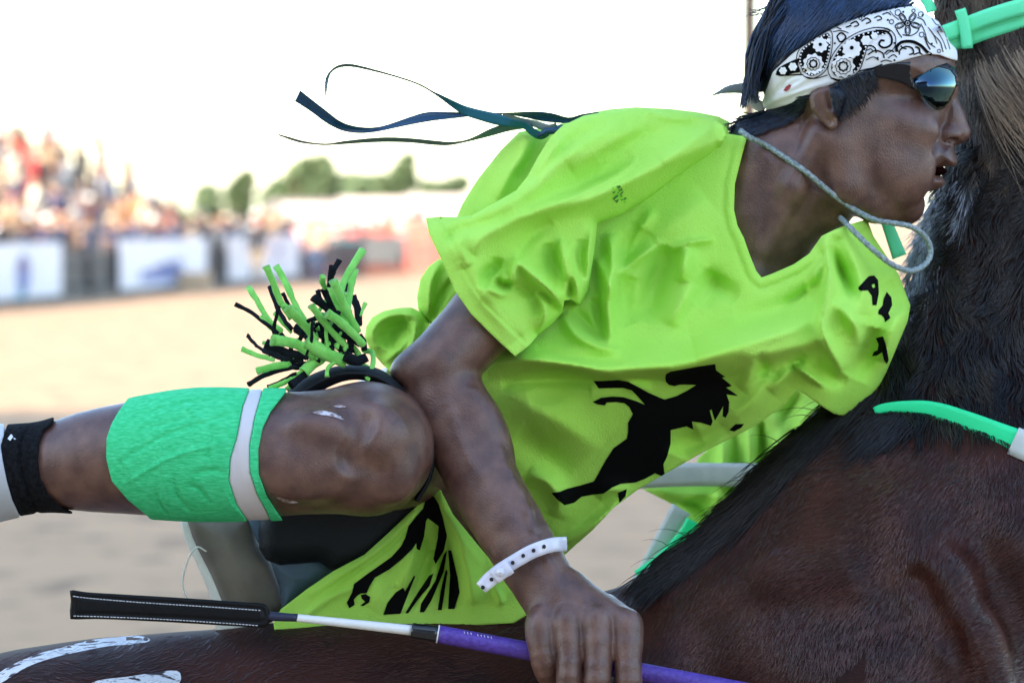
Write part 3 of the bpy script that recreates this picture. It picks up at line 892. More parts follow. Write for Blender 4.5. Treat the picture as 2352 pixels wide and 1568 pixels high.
horse = empty('horse', (0.15, 0.0, 0.0), 'dark bay racing horse carrying the rider bareback, white paint on its rump', 'horse')
HF = Field((-140, 2500), (-60, 1660), (-560, 760), 8)
def horse_shape(HF):
    HF.chain([(-170, 2165, 100, 500), (0, 2054, 100, 508), (130, 1998, 100, 508), (280, 1974, 100, 505), (450, 1958, 100, 502), (650, 1936, 100, 499),
              (850, 1908, 100, 496), (1190, 1872, 100, 484), (1400, 1838, 100, 474)], 30)
    HF.ell((180, 1700, -60), (300, 190, 300), 60)
    HF.ell((2000, 1700, 60), (540, 470, 440), 80)
    HF.chain([(1300, 1492, 112, 95), (1470, 1500, 115, 125), (1560, 1470, 115, 148), (1680, 1396, 120, 162), (1800, 1298, 130, 168),
              (1920, 1164, 140, 172), (2050, 1060, 190, 185)], 60)
    HF.chain([(2050, 1060, 190, 185), (2200, 900, 280, 195), (2320, 600, 400, 195), (2400, 250, 470, 190), (2440, 0, 500, 185)], 50)
    HF.chain([(2290, -60, 520, 150), (2310, 60, 520, 150), (2330, 200, 500, 140)], 50)
    HF.chain([(1760, 1540, 80, 300), (2050, 1380, 90, 315), (2330, 1180, 170, 300)], 120)
    HF.chain([(2060, 1180, -140, 55), (2160, 1340, -235, 62), (2230, 1480, -290, 62), (2290, 1640, -310, 60)], 60)
    HF.chain([(2250, 1100, -60, 60), (2330, 1250, -120, 60), (2420, 1400, -150, 60)], 60)
    HF.chain([(2110, 1330, -290, 16), (2180, 1460, -345, 14), (2240, 1600, -375, 12)], 45, 'sub')
    HF.chain([(1960, 1250, -245, 14), (2060, 1420, -345, 12), (2130, 1580, -390, 10)], 50, 'sub')
    HF.chain([(1650, 1420, -130, 30), (1800, 1340, -180, 40), (1950, 1330, -220, 40)], 70)
horse_shape(HF)
# low-detail rest of the animal: belly, legs, rump, head
LB = Field((-1100, 3100), (-700, 4400), (-520, 1000), 40)
LB.chain([(-500, 2150, 100, 440), (0, 2050, 100, 480), (800, 1930, 100, 480), (1500, 1850, 100, 460), (1950, 1720, 60, 400)], 60)
horse_shape(LB)
LB.chain([(2080, 1500, 90, 250), (2250, 900, 280, 180), (2400, 250, 470, 175), (2480, -120, 520, 170)], 60)
LB.chain([(2480, -150, 520, 190), (2700, 100, 560, 150), (2950, 420, 590, 105), (3000, 500, 595, 95)], 40)
for wz in (-110, 330):
    LB.chain([(1950, 1950, wz, 220), (2000, 2550, wz, 120), (1960, 3050, wz, 75), (1960, 3650, wz, 58), (1990, 3990, wz, 52), (2030, 4250, wz, 90)], 30)
    LB.chain([(-450, 2250, wz, 300), (-300, 2650, wz, 170), (-520, 3080, wz, 85), (-480, 3650, wz, 62), (-450, 3990, wz, 55), (-400, 4250, wz, 92)], 30)
    LB.chain([(2480, -250, 520 + (wz - 110) * 0.3, 60), (2440, -400, 520 + (wz - 110) * 0.35, 25)], 10)
_g = np.maximum.reduce([np.broadcast_to(-80 - LB.ax[0][:, None], (len(LB.ax[0]), len(LB.ax[1]))), LB.ax[0][:, None] - 2440 + 0 * LB.ax[1][None], LB.ax[1][None] - 1600 + 0 * LB.ax[0][:, None]])
LB.F = np.maximum(LB.F + 20, -_g[:, :, None]).astype(np.float32)      # the fine mesh takes over inside this block
lowV, lowQ = surface_nets(LB.F, LB.ax, LB.h, 2)
horse_body = field_obj('body', HF, M_coat, horse, 3, extra=[(lowV, lowQ)])
DH = HF.depth()
HF.F = None
del LB
tl = MB()
for i in range(60):
    a = rng.random(3)
    tl.tube(W3(spline([(-930 + 30 * a[0], 1850, 60 + 80 * a[1], ), (-1060 - 80 * a[2], 2100, 40 + 120 * a[1]), (-1050 - 120 * a[0], 2700 + 200 * a[2], 30 + 140 * a[1])], 7)),
            np.linspace(0.008, 0.002, 7), 4)
tl.build('tail', M_mane, horse, attr='tone')

# hair grown along the crest and over the upper neck
def hairs(mb, roots, steps, width, n=6, sides=3):
    """roots: (u,v,w); steps: displacement (du,dv,dw) of the tip and a bend vector"""
    for (p, d, bnd, wd, tone) in roots:
        t = np.linspace(0, 1, n)[:, None]
        q = np.array(p) + np.array(d) * t + np.array(bnd) * (t * (1 - t)) * 4
        mb.tube(W3(q), wd * K * (1 - 0.85 * t[:, 0] ** 1.5), sides, a=tone, cap=False)
mane = MB()
crest = spline([(1480, 1335), (1560, 1275), (1640, 1208), (1720, 1138), (1790, 1070), (1850, 1010), (1890, 975), (1940, 956), (2010, 950), (2080, 940)], 200)
_ok = np.isfinite(DH.w)
_sil_v = np.where(_ok.any(1), DH.v[_ok.argmax(1)], 1e9)
crest[:, 1] = np.where(crest[:, 0] < 1990, np.interp(crest[:, 0], DH.u, _sil_v) + 3, crest[:, 1])
rt = []
for i in range(3600):
    s = rng.random() ** 0.8
    c = crest[int(s * 199)]
    dv = rng.random() * 55
    u, v = c[0] + rng.normal(0, 10) + dv * 0.4, c[1] + dv - 3
    w = float(DH(u, v, 130)) + 2
    L = (60 + 150 * rng.random()) * (0.45 + 0.65 * (1 - abs(2 * s - 1.0)))
    ang = R(137 + rng.normal(0, 4.5) - 4 * (s - .5))
    d = (math.cos(ang) * L, math.sin(ang) * L, 0)
    tipw = float(DH(u + d[0], v + d[1], w + 25))
    dw = np.clip((tipw if tipw == tipw else w) - w, -60, 60) - 6
    if v + d[1] < np.interp(u + d[0], crest[:, 0], crest[:, 1]) - 10: dw = 10
    rt.append(((u, v, w), (d[0], d[1], dw), (0, -3 - 5 * rng.random(), -8 * rng.random()), 1.2 + 1.3 * rng.random(), 0.06 * rng.random() ** 2))
for i in range(60):   # stray hairs lifted off the crest
    c = crest[int(rng.random() * 199)]
    L = 40 + 90 * rng.random(); ang = R(150 + rng.normal(0, 22))
    u, v = c[0], c[1] + 8
    rt.append(((u, v, float(DH(u, v, 130))), (math.cos(ang) * L, math.sin(ang) * L * 0.9, rng.normal(0, 15)), (0, -14, 0), 1.1, 0.1))
for i in range(900):   # short coat hair of the hump behind the rein
    u = 1880 + 420 * rng.random(); v = 1003 + 100 * rng.random() + max(0, u - 2050) * 0.32
    w = DH(u, v, np.nan)
    if not w == w: continue
    L = 40 + 60 * rng.random(); ang = R(125 + rng.normal(0, 14))
    rt.append(((u, v, float(w) + 1), (math.cos(ang) * L, math.sin(ang) * L, -4), (0, 0, -5), 1.5, 0.05 * rng.random()))
hairs(mane, rt, None, 1)
mane.build('mane', M_mane, horse, attr='tone')
def lay(u, v, ang, L, lift, n=6, bend=0.0):
    """a hair lying on the coat: follows the surface"""
    t = np.linspace(0, 1, n)
    an = ang + bend * t
    uu = u + np.cumsum(np.cos(an)) * L / n; vv = v + np.cumsum(np.sin(an)) * L / n
    w = DH(uu, vv, np.nan)
    if not np.isfinite(w[0]): return None
    for k in range(1, n):
        if not np.isfinite(w[k]) or abs(w[k] - w[k - 1]) > 40: w[k] = w[k - 1] + 4
    return np.column_stack([uu, vv, w - lift * np.sin(np.minimum(t * 2.4, 2.2)) - 1])
def grow(mb, u, v, ang, L, lift, wd, tone, n=6, bend=0.0):
    q = lay(u, v, ang, L, lift, n, bend)
    if q is not None: mb.tube(W3(q), wd * K * (1 - 0.85 * np.linspace(0, 1, n) ** 1.5), 3, a=tone, cap=False)
fur = MB(); tan = MB(); streak = MB()
def edge_u(v): return np.interp(v, [-40, 100, 250, 400, 500, 600, 700, 800, 950], [2190, 2205, 2205, 2170, 2110, 2100, 2092, 2075, 2020])
for i in range(9500):
    v = -60 + 1040 * rng.random(); u = edge_u(v) - 30 + (2440 - edge_u(v)) * rng.random()
    cl = noise.noise(Vector((u / 60, v / 60, 3.1))); c2 = noise.noise(Vector((u / 34, v / 90, 9.7)))
    ang = R(112 + 55 * cl + rng.normal(0, 7) - (30 if v > 700 else 0)); L = rng.uniform(35, 80)
    tone = max(0, 0.15 + 0.5 * c2) * 0.28
    e = u - edge_u(v)
    if v < 330 + 120 * c2: grow(tan, u, v, R(84 + 50 * cl + rng.normal(0, 9)), L * 1.2, 8, 1.5, max(0.0, 0.10 + 0.62 * c2) * rng.uniform(.3, 1.1), 6, 0.7 * cl)
    else: grow(fur, u, v, ang, L, 9 + 8 * max(0, cl), rng.uniform(1.2, 2.2), tone, 6, 0.9 * cl)
for i in range(3200):  # sheen along the neck edge, painted as blue-white strands
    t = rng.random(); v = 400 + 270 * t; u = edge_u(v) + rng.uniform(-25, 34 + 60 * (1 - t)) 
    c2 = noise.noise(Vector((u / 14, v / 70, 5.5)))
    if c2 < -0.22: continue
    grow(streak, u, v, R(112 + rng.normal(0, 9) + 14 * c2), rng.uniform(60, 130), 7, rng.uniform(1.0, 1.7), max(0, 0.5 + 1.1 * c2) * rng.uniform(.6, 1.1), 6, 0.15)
for i in range(240):   # sun-bleached forelock
    b = rng.choice([0, 1, 2, 3], p=[.34, .3, .26, .1]); u = (2240, 2268, 2322, 2290)[b] + rng.normal(0, (5, 5, 6, 30)[b]); v = 92 + 30 * rng.random() - b * 12
    grow(tan, u, v, R(80 - 6 * b + rng.normal(0, 4)), rng.uniform(160, 420), 20, 1.2, rng.uniform(.25, 1.1), 9, -0.75 + 0.2 * b + rng.normal(0, .12))
fur.build('neck_fur', M_mane, horse, attr='tone'); tan.build('forelock', M_tanhair, horse, attr='tone'); streak.build('neck_sheen_hair', M_streak, horse, attr='tone')
coat = MB()
def grow_many(mb, u, v, ang, L, lift, wd, tone, n=3):
    t = np.linspace(0, 1, n)[None]
    uu = u[:, None] + np.cos(ang)[:, None] * L[:, None] * t; vv = v[:, None] + np.sin(ang)[:, None] * L[:, None] * t
    w = DH(uu.ravel(), vv.ravel(), np.nan).reshape(uu.shape)
    ok = np.isfinite(w).all(1) & (np.abs(np.diff(w, axis=1)).max(1) < 40)
    uu, vv, w, wd, tone = uu[ok], vv[ok], w[ok], wd[ok], tone[ok]
    w = w - lift * np.sin(np.minimum(t * 2.4, 2.2)) - 1
    N = len(uu); C = W3(np.stack([uu, vv, w], -1).reshape(-1, 3)).reshape(N, n, 3)
    d = C[:, -1] - C[:, 0]; d /= np.linalg.norm(d, axis=1)[:, None]
    a = np.cross(d, np.array([0, -1.0, 0.1])); a /= np.linalg.norm(a, axis=1)[:, None]; b = np.cross(d, a)
    r = wd[:, None] * K * (1 - .85 * t ** 1.5)
    th = np.array([0, 2.094, 4.189])
    ring = np.cos(th)[None, None, :, None] * a[:, None, None] + np.sin(th)[None, None, :, None] * b[:, None, None]
    V = (C[:, :, None] + ring * r[:, :, None, None]).reshape(-1, 3)
    k = np.arange(N)[:, None, None] * 3 * n; q = np.arange(n - 1)[None, :, None] * 3; m = np.arange(3)[None, None]
    Q = np.stack([k + q + m, k + q + (m + 1) % 3, k + q + 3 + (m + 1) % 3, k + q + 3 + m], -1).reshape(-1, 4)
    mb.add(V, Q, a=np.repeat(tone, 3 * n))
def vnoise(u, v, su, sv, seed):
    r2 = np.random.default_rng(seed); o = np.zeros(len(u))
    for i in range(6):
        a = r2.uniform(0, 6.28); f = r2.uniform(.6, 1.8); p = r2.uniform(0, 6.28)
        o += np.sin((np.cos(a) * u / su + np.sin(a) * v / sv) * f * 6.28 + p + 1.5 * np.sin((np.sin(a) * u / su - np.cos(a) * v / sv) * 2.7 + 2 * p))
    return o / 3
N = 52000
u = np.where(rng.random(N) < .72, 1380 + 1010 * rng.random(N), -60 + 1480 * rng.random(N))
v = np.interp(u, DH.u, _sil_v) + 2
v = np.where(u > 1990, 1000 + (u - 1990) * 0.12, v) + 640 * rng.random(N) ** 0.9
ok = v < 1605; u, v = u[ok], v[ok]; N = len(u)
cl = vnoise(u, v, 420, 420, 31)
ang = np.where(u > 1450, R(128), R(168)) + 0.45 * cl + rng.normal(0, .16, N)
tone = np.clip(0.06 + 0.16 * vnoise(u, v, 190, 150, 32) + 0.10 * rng.random(N), 0, 1)
grow_many(coat, u, v, ang, rng.uniform(14, 27, N), 1.8, np.full(N, 0.72), tone)
coat.build('short_coat', M_coathair, horse, attr='tone')

# white paint brushed on the rump
pt = MB()
P = [(-40, 1572), (20, 1530), (90, 1500), (150, 1484), (210, 1469), (270, 1462), (318, 1459), (345, 1468), (320, 1478), (255, 1482), (190, 1494), (120, 1510), (60, 1532), (0, 1568)]
V, T = decal(spline(P + P[:1], 70)[:-1], lambda u, v: DH(u, v, 95), 7, 3); pt.add(V, T=T)
P = [(186, 1600), (215, 1565), (300, 1552), (370, 1541), (408, 1540), (416, 1556), (410, 1572), (400, 1600)]
V, T = decal(spline(P + P[:1], 50)[:-1], lambda u, v: DH(u, v, 95), 7, 3); pt.add(V, T=T)
pt.build('painted_patch', M_paint, horse)

# ------------------------------------------------------------------ reins and bridle
def strap_mb(mb, mid, half, wfun, off, thick=5.0, n=40):
    """flat strap laid over a surface: mid line, half width"""
    P = spline(mid, n); t = np.gradient(P, axis=0); t /= np.linalg.norm(t, axis=1)[:, None]
    nn = np.stack([-t[:, 1], t[:, 0]], 1); hw = np.broadcast_to(np.asarray(half, float), (n,))
    cols = []
    for f in (-1, -0.5, 0, 0.5, 1):
        Q = P + nn * (hw * f)[:, None]
        cols.append(np.column_stack([Q, wfun(Q[:, 0], Q[:, 1]) - off + 2.0 * (abs(f) > .9)]))
    A = np.stack(cols, 1)                     # n,5,3
    Bk = A.copy(); Bk[:, :, 2] += thick
    V = np.concatenate([A.reshape(-1, 3), Bk.reshape(-1, 3)])
    i = np.arange(n - 1)[:, None] * 5; j = np.arange(4)[None]
    q = np.stack([i + j, i + j + 1, i + 6 + j, i + 5 + j], -1).reshape(-1, 4)
    N = n * 5
    qb = q[:, ::-1] + N
    e = np.arange(n - 1) * 5
    s1 = np.stack([e, e + 5, e + 5 + N, e + N], 1); s2 = np.stack([e + 4, e + 4 + N, e + 9 + N, e + 9], 1)
    c1 = np.array([[k, k + N, k + 1 + N, k + 1] for k in range(4)]); k0 = (n - 1) * 5
    c2 = np.array([[k0 + k, k0 + k + 1, k0 + k + 1 + N, k0 + k + N] for k in range(4)])
    mb.add(W3(V), np.concatenate([q, qb, s1, s2, c1, c2]))
def smooth_w(pts, off):
    """depth along u from the horse surface, smoothed"""
    pp = np.array(pts, float)
    return pp
rein = empty('rein', W3([(2150, 960, 0)])[0], 'bright green rein with a white end lying over the neck below the mane', 'rein')
mid = [(2008, 944), (2030, 937), (2080, 934), (2140, 941), (2225, 970), (2290, 996), (2333, 1013)]
half = np.interp(np.linspace(0, 1, 40), [0, .25, .5, 1], [9, 14, 22, 29])
def reinw(u, v):
    return np.interp(u, [1985, 2050, 2150, 2250, 2352, 2450], [60, -40, -105, -135, -150, -150])
_m = spline(mid + [(2370, 1031), (2420, 1058), (2470, 1092)], 60); _d = DH(_m[:, 0], _m[:, 1], 100)
_prof = np.minimum.accumulate(_d[::-1])[::-1]
reinw = lambda u, v: np.interp(u, _m[:, 0], np.convolve(np.pad(_d, 4, 'edge'), np.ones(9) / 9, 'valid'))
rb = MB(); strap_mb(rb, mid, half, reinw, 20, 5); rb.build('green_strap', M_rein, rein)
rb = MB(); strap_mb(rb, [(2327, 1011), (2370, 1031), (2420, 1058), (2470, 1092)], 33, reinw, 30, 14, 12); rb.build('white_tip', M_reinwhite, rein)
# second rein seen between the rider's belly and the crest
rein2 = empty('rein', W3([(1620, 1090, 300)])[0], 'pale rein stretched level in front of the yellow-green cloth', 'rein')
far_w = lambda a: (lambda u, v: np.full(np.shape(u), float(a)))
rb = MB(); strap_mb(rb, [(1420, 1098), (1560, 1090), (1680, 1090), (1760, 1091)], 27, far_w(940), 0, 8, 14); rb.build('white_strap', M_reinwhite, rein2)
rb = MB(); strap_mb(rb, [(1752, 1090), (1790, 1092), (1850, 1098)], 28, far_w(940), 0, 12, 8); rb.build('stitched_end', mat('grey_stitch', (0.18, 0.22, 0.23), 0.7, bump=0.6, bscale=500), rein2)
rein3 = empty('rein', W3([(1530, 1250, 330)])[0], 'green and white strap slanting down to the horse below the pale rein', 'rein')
rb = MB(); strap_mb(rb, [(1565, 1168), (1530, 1225), (1490, 1290), (1455, 1345)], np.linspace(24, 10, 16), far_w(920), 0, 8, 16); rb.build('white_strap', M_reinwhite, rein3)
rb = MB(); strap_mb(rb, [(1592, 1195), (1570, 1235), (1520, 1292), (1470, 1330)], np.linspace(16, 24, 16), far_w(900), 0, 8, 16); rb.build('green_strap', M_rein, rein3)
rb = MB(); strap_mb(rb, [(1480, 1322), (1560, 1275), (1640, 1210), (1700, 1150)], np.linspace(14, 24, 16), far_w(860), 0, 8, 16); rb.build('green_strap', M_rein, rein3)

bridle = empty('bridle', W3([(2280, 70, 250)])[0], 'green webbing bridle with knotted keepers on the horse above the rider\'s brow', 'bridle')
bw = lambda o: (lambda u, v: np.interp(u, _bu, _bd) - o)
_bu = np.linspace(2120, 2480, 20); _bd = np.array([float(DH(a, 70 - (a - 2280) * 0.35, 330)) for a in _bu]); _bd = np.minimum(_bd, np.nanmin(_bd) + 60)
rb = MB(); strap_mb(rb, [(2130, 92), (2200, 66), (2280, 36), (2360, 12), (2460, -18)], 19, bw(26), 0, 6, 24); rb.build('cheek_strap', M_bridle, bridle)
rb = MB(); strap_mb(rb, [(2130, 108), (2200, 94), (2270, 70), (2340, 48), (2460, 12)], 19, bw(14), 0, 6, 24); rb.build('cheek_strap', M_bridle, bridle)
rb = MB(); strap_mb(rb, [(2205, 22), (2216, 60), (2222, 112)], 13, bw(36), 0, 8, 12); rb.build('keeper', M_bridle, bridle)
rb = MB(); strap_mb(rb, [(2120, -8), (2132, 8), (2140, 28)], 12, bw(30), 0, 6, 8); rb.build('brow_strap', M_bridle, bridle)
rb = MB(); strap_mb(rb, [(2030, 496), (2044, 530), (2066, 590)], np.linspace(12, 17, 10), far_w(330), 0, 8, 10); rb.build('throat_strap', M_bridle, bridle)
# ------------------------------------------------------------------ the rider: one continuous body
rider = empty('person', W3([(1250, 1000, 80)])[0], 'crouching rider in a neon green T-shirt, paisley bandana and mirrored sunglasses', 'person')
HW = 165
def both(f):
    f(-1); f(1)
B1 = Field((1560, 2250), (-60, 760), (-70, 380), 2.6)
SK = [(2186, 130), (2150, 58), (2080, 10), (1980, -28), (1880, -22), (1795, 18), (1748, 90), (1738, 170), (1762, 240), (1820, 290), (1900, 305), (2000, 285), (2100, 255), (2190, 205)]
B1.infl(SK, HW, 150, 160, 20)
FACE = [(2186, 120), (2194, 160), (2199, 186), (2192, 215), (2176, 255), (2166, 300), (2168, 335), (2152, 385), (2130, 440), (2112, 470), (2104, 490), (2085, 502), (2040, 503), (1980, 470),
        (1960, 380), (1960, 250), (2000, 150), (2100, 105)]
B1.infl(FACE, HW, 96, 95, 18)
both(lambda s: B1.ell((2075, 280, HW + s * 84), (85, 46, 44), 34, rot=0.35))
both(lambda s: B1.ell((2062, 385, HW + s * 72), (84, 88, 54), 44))
both(lambda s: B1.chain([(1915, 330, HW + s * 92, 44), (1945, 425, HW + s * 84, 46), (2010, 470, HW + s * 56, 36), (2075, 478, HW + s * 14, 30)], 32))
both(lambda s: B1.ell((1960, 300, HW + s * 92), (90, 110, 44), 40))
NOSE = [(2196, 178), (2199, 206), (2200, 226), (2209, 246), (2220, 272), (2227, 298), (2225, 314), (2213, 326), (2194, 334), (2175, 331), (2160, 318), (2156, 300), (2165, 268), (2174, 230), (2176, 190)]
B1.infl(NOSE, HW, 30, 26, 14)
B1.ell((2206, 305, HW), (21, 19, 26), 12)
both(lambda s: B1.ell((2181, 309, HW + s * 30), (23, 19, 15), 10))
both(lambda s: B1.ell((2188, 323, HW + s * 33), (13, 8, 13), 5, 'sub'))
both(lambda s: B1.chain([(2150, 318, HW + s * 62, 3), (2138, 345, HW + s * 74, 3)], 26, 'sub'))
UL = [(2110, 330), (2160, 326), (2188, 334), (2193, 350), (2199, 366), (2200, 376), (2192, 385), (2150, 388), (2110, 384)]
B1.infl(UL, HW, 58, 34, 14)
LL = [(2090, 402), (2138, 400), (2160, 402), (2169, 412), (2171, 422), (2162, 431), (2140, 442), (2090, 448)]
B1.infl(LL, HW, 50, 30, 14)
B1.chain([(2240, 392, HW, 8), (2170, 393, HW, 9), (2144, 393, HW, 6)], 5, 'sub', ws=5.0)
B1.chain([(2112, 394, HW, 17), (2132, 394, HW, 11)], 4, ws=2.4)
both(lambda s: B1.ell((2140, 392, HW + s * 46), (14, 9, 14), 10, 'sub'))
B1.chain([(2150, 447, HW, 6), (2128, 450, HW, 6)], 14, 'sub', ws=4)
B1.ell((2082, 474, HW), (36, 30, 46), 24)
both(lambda s: B1.ell((2150, 205, HW + s * 62), (34, 28, 34), 24, 'sub'))
NECK = [(1690, 280), (1850, 230), (1950, 330), (1975, 480), (1947, 512), (1900, 536), (1868, 572), (1835, 640), (1760, 720), (1640, 690), (1590, 480)]
B1.infl(NECK, HW + 8, 128, 150, 30)
both(lambda s: B1.chain([(1880, 310, HW + s * 112, 26), (1820, 430, HW + s * 112, 24), (1756, 570, HW + s * 92, 20)], 26))
B1.ell((1905, 500, HW - 6), (30, 34, 62), 26)
B1.chain([(1700, 700, 190, 150), (1640, 760, 180, 150)], 40)
EAR = A1([(742, 500), (727, 540), (738, 600), (790, 660), (840, 706), (868, 712), (884, 690), (884, 640), (905, 590), (925, 530), (900, 490), (840, 472), (780, 478)])
def ear(s):
    B1.infl(EAR, HW + s * 150, 15, 17, 6, tilt=(1890, 250, -0.25 * s * -1, 0))
both(ear)
B1.chain([(1878, 222, HW - 172, 9), (1884, 255, HW - 172, 10), (1905, 280, HW - 168, 8)], 8, 'sub')
B1.chain([(1900, 215, HW - 174, 8), (1910, 245, HW - 172, 8)], 8, 'sub')
D1 = B1.depth()
V1, Q1 = surface_nets(B1.F, B1.ax, B1.h, 2)
HEADF = B1

# near arm and fist
B2 = Field((850, 1570), (380, 1700), (-600, 60), 3.0)
B2.chain([(1440, 480, 150, 50), (1280, 590, 20, 56), (1185, 665, -100, 72), (1110, 735, -170, 84), (1015, 838, -205, 82)], 14)
B2.ell((948, 852, -205), (52, 42, 52), 40)
fore = [(1010, 868, -207, 88), (1040, 945, -225, 84), (1066, 1000, -245, 79), (1107, 1100, -290, 80), (1165, 1200, -335, 77), (1226, 1300, -375, 72), (1262, 1358, -398, 69), (1296, 1405, -412, 74)]
B2.chain(fore, 14, ws=0.86, n=14)
B2.ell((1118, 985, -262), (42, 90, 46), 44, rot=-0.4)
B2.ell((1022, 1000, -240), (36, 90, 50), 44, rot=-0.35)
B2.ell((1340, 1424, -430), (108, 58, 40), 22)
fing = [  # knuckle, mid, middle joint, round the grip, tip
    [(1243, 1430, -452, 33), (1245, 1486, -474, 31), (1253, 1530, -470, 30), (1264, 1556, -430, 25), (1268, 1540, -385, 22)],
    [(1304, 1424, -464, 33), (1308, 1490, -488, 30.5), (1307, 1572, -498, 30), (1306, 1616, -462, 28), (1308, 1590, -395, 25)],
    [(1371, 1423, -468, 34), (1374, 1494, -494, 32), (1371, 1584, -506, 32), (1370, 1632, -468, 29), (1370, 1600, -398, 26)],
    [(1441, 1432, -460, 33), (1442, 1500, -488, 31.5), (1444, 1584, -500, 31.5), (1442, 1632, -464, 29), (1440, 1600, -396, 26)]]
for i, f in enumerate(fing):
    B2.cone((1276 + 13 * i, 1370, -404, 50), (f[0][0], f[0][1], f[0][2] + 10, 29), 26)
    g_ = spline(f, 12); B2.chain(g_[:4], 15); B2.chain(g_[3:], 3)
    B2.ell((f[0][0], f[0][1] + 4, f[0][2] - 14), (25, 22, 25), 26)
    B2.cone((1282 + 15 * i, 1362, -442, 8), (f[0][0], f[0][1] - 14, f[0][2] - 18, 8), 30)
B2.chain([(1390, 1400, -390, 38), (1425, 1470, -366, 32), (1430, 1545, -372, 28), (1420, 1590, -396, 24)], 14)
for vein in ([(1232, 1240, -425), (1270, 1310, -450), (1285, 1370, -470)], [(1085, 900, -292), (1120, 985, -306), (1152, 1060, -338), (1200, 1150, -384), (1225, 1215, -418)], [(1030, 930, -296), (1056, 1000, -316), (1100, 1090, -362)]):
    B2.chain([(p[0], p[1], p[2] + 9, 4.5) for p in spline(vein, 8)], 20)
D2 = B2.depth()
V2, Q2 = surface_nets(B2.F, B2.ax, B2.h, 2)
del B2

# near leg
B3 = Field((-500, 1090), (820, 1400), (-520, 260), 3.6)
B3.chain([(-110, 1100, -200, 100), (-210, 1140, -190, 84), (-330, 1220, -180, 66), (-420, 1290, -175, 46)], 30)
leg = [(-90, 1100, -205, 104), (0, 1084, -215, 98), (60, 1076, -222, 93), (120, 1070, -230, 95), (200, 1060, -245, 112), (300, 1052, -262, 126), (450, 1044, -285, 143), (600, 1044, -298, 141), (700, 1040, -305, 138), (835, 1032, -310, 146)]
B3.chain(leg, 10, n=22)
B3.ell((842, 1030, -305), (151, 152, 150), 14)
B3.ell((868, 1000, -418), (62, 66, 40), 40)
B3.ell((742, 985, -425), (70, 34, 26), 40, rot=0.2)
B3.ell((700, 1090, -420), (90, 50, 30), 50)
B3.ell((905, 1095, -395), (46, 56, 40), 40)
B3.chain([(800, 930, -432, 10), (832, 968, -452, 8), (812, 1052, -452, 8), (860, 1080, -446, 9)], 46, 'sub')
B3.cone((842, 1030, -300, 146), (930, 1005, 120, 165), 20)
B3.ell((930, 1010, 130), (170, 160, 110), 20)
D3 = B3.depth()
V3, Q3 = surface_nets(B3.F, B3.ax, B3.h, 2)
LEGF = B3
# trunk and far limbs under the clothes
B4 = Field((760, 2150), (300, 1560), (-60, 620), 11)
B4.chain([(1720, 520, 185, 115), (1500, 640, 190, 130), (1260, 880, 200, 125), (1080, 1130, 200, 120)], 60)
B4.chain([(1640, 460, 280, 90), (1880, 700, 420, 75), (1960, 850, 430, 60)], 40)
B4.chain([(1500, 520, 90, 70), (1440, 480, 150, 56)], 40)
B4.chain([(1080, 1130, 190, 120), (960, 1050, 150, 125)], 40)
B4.chain([(1080, 1150, 200, 130), (1000, 1330, 380, 110), (900, 1500, 440, 80)], 40)
V4, Q4 = surface_nets(B4.F, B4.ax, B4.h, 2)
Wb = []; Qb = []; n = 0
for (v_, q_) in ((V1, Q1), (V2, Q2), (V3, Q3), (V4, Q4)):
    Wb.append(W3(v_)); Qb.append(q_ + n); n += len(v_)
mth = MB(); mth.tube(W3([(2120, 393, HW), (2150, 393, HW), (2166, 393, HW), (2174, 393, HW)]), np.array([13, 12, 9, 3]) * K, 14, 4.2, (0, 1, 0)); 
body = obj('body', np.concatenate(Wb), [np.concatenate(Qb)], M_skin, rider)
mth.build('mouth_interior', mat('dark_mouth', (0.008, 0.002, 0.002), 1.0, spec=0.0), rider)
# ------------------------------------------------------------------ the T-shirt: torso, sleeve, back panel, tail, cloth behind
def rprof(U, V, polys, r):
    d = np.full(np.shape(U), 1e9)
    for P in polys:
        d = np.minimum(d, seg_dist2(np.asarray(U, np.float32), np.asarray(V, np.float32), P, False)[0])
    q = 1 - np.minimum(d / r, 1)
    return np.sqrt(np.maximum(1 - q * q, 0))
def fnoise(U, V, su, sv, seed):
    r2 = np.random.default_rng(seed); out = np.zeros(np.shape(U))
    for i in range(7):
        a = r2.uniform(0, 2 * np.pi); f = r2.uniform(.5, 1.6); p = r2.uniform(0, 6.28)
        out += np.sin((np.cos(a) * U / su + np.sin(a) * V / sv) * f * 6.28 + p + 1.3 * np.sin((np.sin(a) * U / su - np.cos(a) * V / sv) * 3 + p * 2))
    return out / 7
NECKLINE = [(1716, 314), (1702, 366), (1688, 423), (1686, 482), (1694, 518), (1708, 545), (1722, 585), (1737, 622), (1749, 637), (1772, 629), (1823, 607), (1859, 582), (1873, 562), (1887, 542), (1915, 528), (1945, 517), (1992, 503)]
FARSH = [(1992, 503), (2006, 542), (2035, 586), (2064, 629), (2080, 672), (2091, 701), (2085, 737), (2067, 780), (2049, 823), (2031, 866), (2019, 917), (2008, 945)]
BELLY = [(1830, 893), (1801, 931), (1743, 971), (1707, 992), (1621, 1035), (1527, 1088), (1465, 1124), (1409, 1166), (1361, 1217), (1302, 1269)]
T_OUT = NECKLINE + FARSH[1:] + [(1965, 960), (1915, 950), (1880, 928), (1850, 906)] + BELLY + [(1262, 1300), (1180, 1330), (1070, 1250), (1010, 1150), (1000, 1080), (1020, 960), (1060, 850), (1085, 760), (1150, 600),
        (1210, 440), (1340, 310), (1560, 292), (1661, 306)]
T_OUT = [p for i, p in enumerate(T_OUT)]
